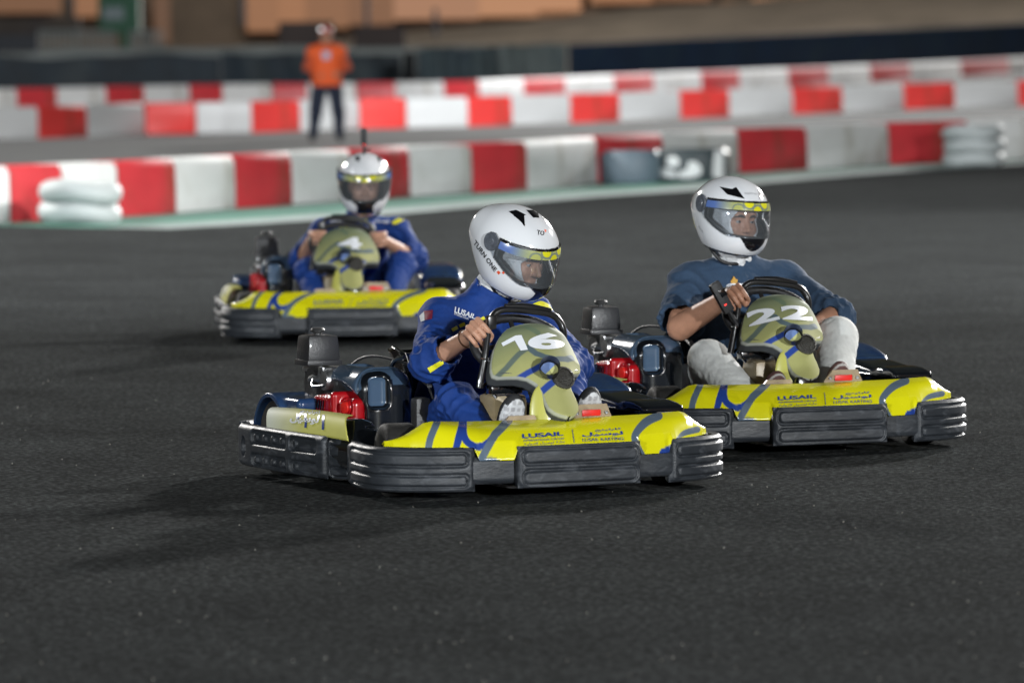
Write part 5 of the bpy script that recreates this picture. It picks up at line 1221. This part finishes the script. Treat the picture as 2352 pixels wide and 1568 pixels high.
# ---------------- the marshal
mp = ground(752, 327); FM = Frame((mp.x, mp.y, 0), 4)
JM = dict(pel=V(0, 0, .93), ch=V(0, 0, 1.30), neck=V(0, 0, 1.47), shR=V(0, -.185, 1.40), shL=V(0, .185, 1.40), elR=V(.02, -.27, 1.14), elL=V(.0, .29, 1.14),
    hipR=V(0, -.09, .90), hipL=V(0, .09, .90), knR=V(.02, -.15, .50), knL=V(.02, .15, .50), anR=V(0, -.19, .10), anL=V(0, .17, .10), head=V(.02, 0, 1.635), hrot=(-20, 0, 0), box=((-.3, -.42, -.01), (.32, .42, 1.80)))
JM['gripR'] = (V(.12, -.10, 1.02), V(0, 1, .2), V(-.4, -.8, .4), -1, .016); JM['gripL'] = (V(.12, .12, 1.03), V(0, 1, -.2), V(-.4, .8, .4), 1, .016)
JM['wrR'] = wristpt(*JM['gripR'][:3]); JM['wrL'] = wristpt(*JM['gripL'][:3])
TM, BM, MhM, hlM, to_, ar_, le_ = build_person('d', 'track marshal in an orange vest and red cap standing before the middle barrier', FM, JM, None, M_skin2, None, None, hh=.006)
def vest(p):
    d = to_(p, .022); 
    for s in 'RL': sh = np.array(JM['sh'+s]); el = np.array(JM['el'+s]); d = smin(d, smax(cap(p, sh, sh+(el-sh)*.35, .075, .08), (p-(sh+(el-sh)*.3))@unit(el-sh), .01), .04)
    d = smin(d, smax(cap(p, (0, -.04, 1.1), (0, -.04, .80), .165, .17), np.abs(p[:, 0])*.9-.12, .02), .04); d = smin(d, smax(cap(p, (0, .04, 1.1), (0, .04, .80), .165, .17), np.abs(p[:, 0])*.9-.12, .02), .04)
    d = smax(d, .86-p[:, 2], .01); d = smax(d, -cap(p, (.1, 0, 1.52), (.02, 0, 1.40), .07, .03), .01); return d+folds(p, .012, 6, seed=3)
sdf_mesh('vest', vest, (-.3, -.36, .75), (.3, .36, 1.55), .009, mat('orange_vest', (.85, .12, .02), .7, bump=.3, bscale=30), TM)
def shirt(p):
    d = to_(p, .010)
    for s in 'RL': d = smin(d, np.minimum(cap(p, JM['sh'+s], JM['el'+s], .062, .056), cap(p, JM['el'+s], JM['wr'+s], .052, .036)), .03)
    d = smin(d, cap(p, (0, 0, 1.46), (.0, 0, 1.52), .066, .066), .02); return smax(d, .80-p[:, 2], .01)
sdf_mesh('shirt', shirt, (-.3, -.4, .75), (.3, .4, 1.6), .008, mat('orange_sleeves', (.50, .085, .03), .8), TM)
def tro(p):
    d = smin(le_(p, 'R', .032), le_(p, 'L', .032), .03); return smax(d, .07-p[:, 2], .01)+folds(p, .012, 6, seed=8)
sdf_mesh('trousers', tro, (-.22, -.38, .03), (.27, .38, 1.08), .008, mat('charcoal_trousers', (.018, .026, .05), .85), TM)
for s, y in (('R', -.19), ('L', .17)): shoe(TM, V(-.05, y, .035), V(.19, y*1.1, .025), (0, 0, 1), 'black')
def capf(q): 
    d = smax(ell(q, (-.005, 0, .04), (.112, .090, .112)), .052-q[:, 2], .006); return smin(d, smax(ell(q, (.10, 0, .055), (.085, .07, .012)), .06-q[:, 0], .01), .01)
CP = sdf_mesh('cap', capf, (-.14, -.12, .02), (.2, .12, .17), .006, mat('red_cap', (.40, .02, .02), .5), TM); CP.matrix_local = MhM
MB().lathe([(.001, -.02), (.024, -.02), (.028, .012), (.001, .014)], (.115, -.035, .10), ax=(-1, 0, 0), seg=18).obj('cap_highlight_disc', mat('highlight_glow', (.8, .8, .8), .2, emit=((1, .97, .95), 1.2)), CP)  # glowing disc added for the white highlight on the cap
bm_ = px_poly('id_badge', [((1100+a/2.75)/1.7415, (50+b/2.75)/1.7415) for a, b in [(520, 390), (600, 385), (600, 470), (530, 480)]], FM, bvh_of([o for o in TM.children if o.name.startswith('vest')][0]), mat('badge_card', (.35, .45, .62), .4), TM, off=.01)

TM.scale = (1.06, 1.08, .955)
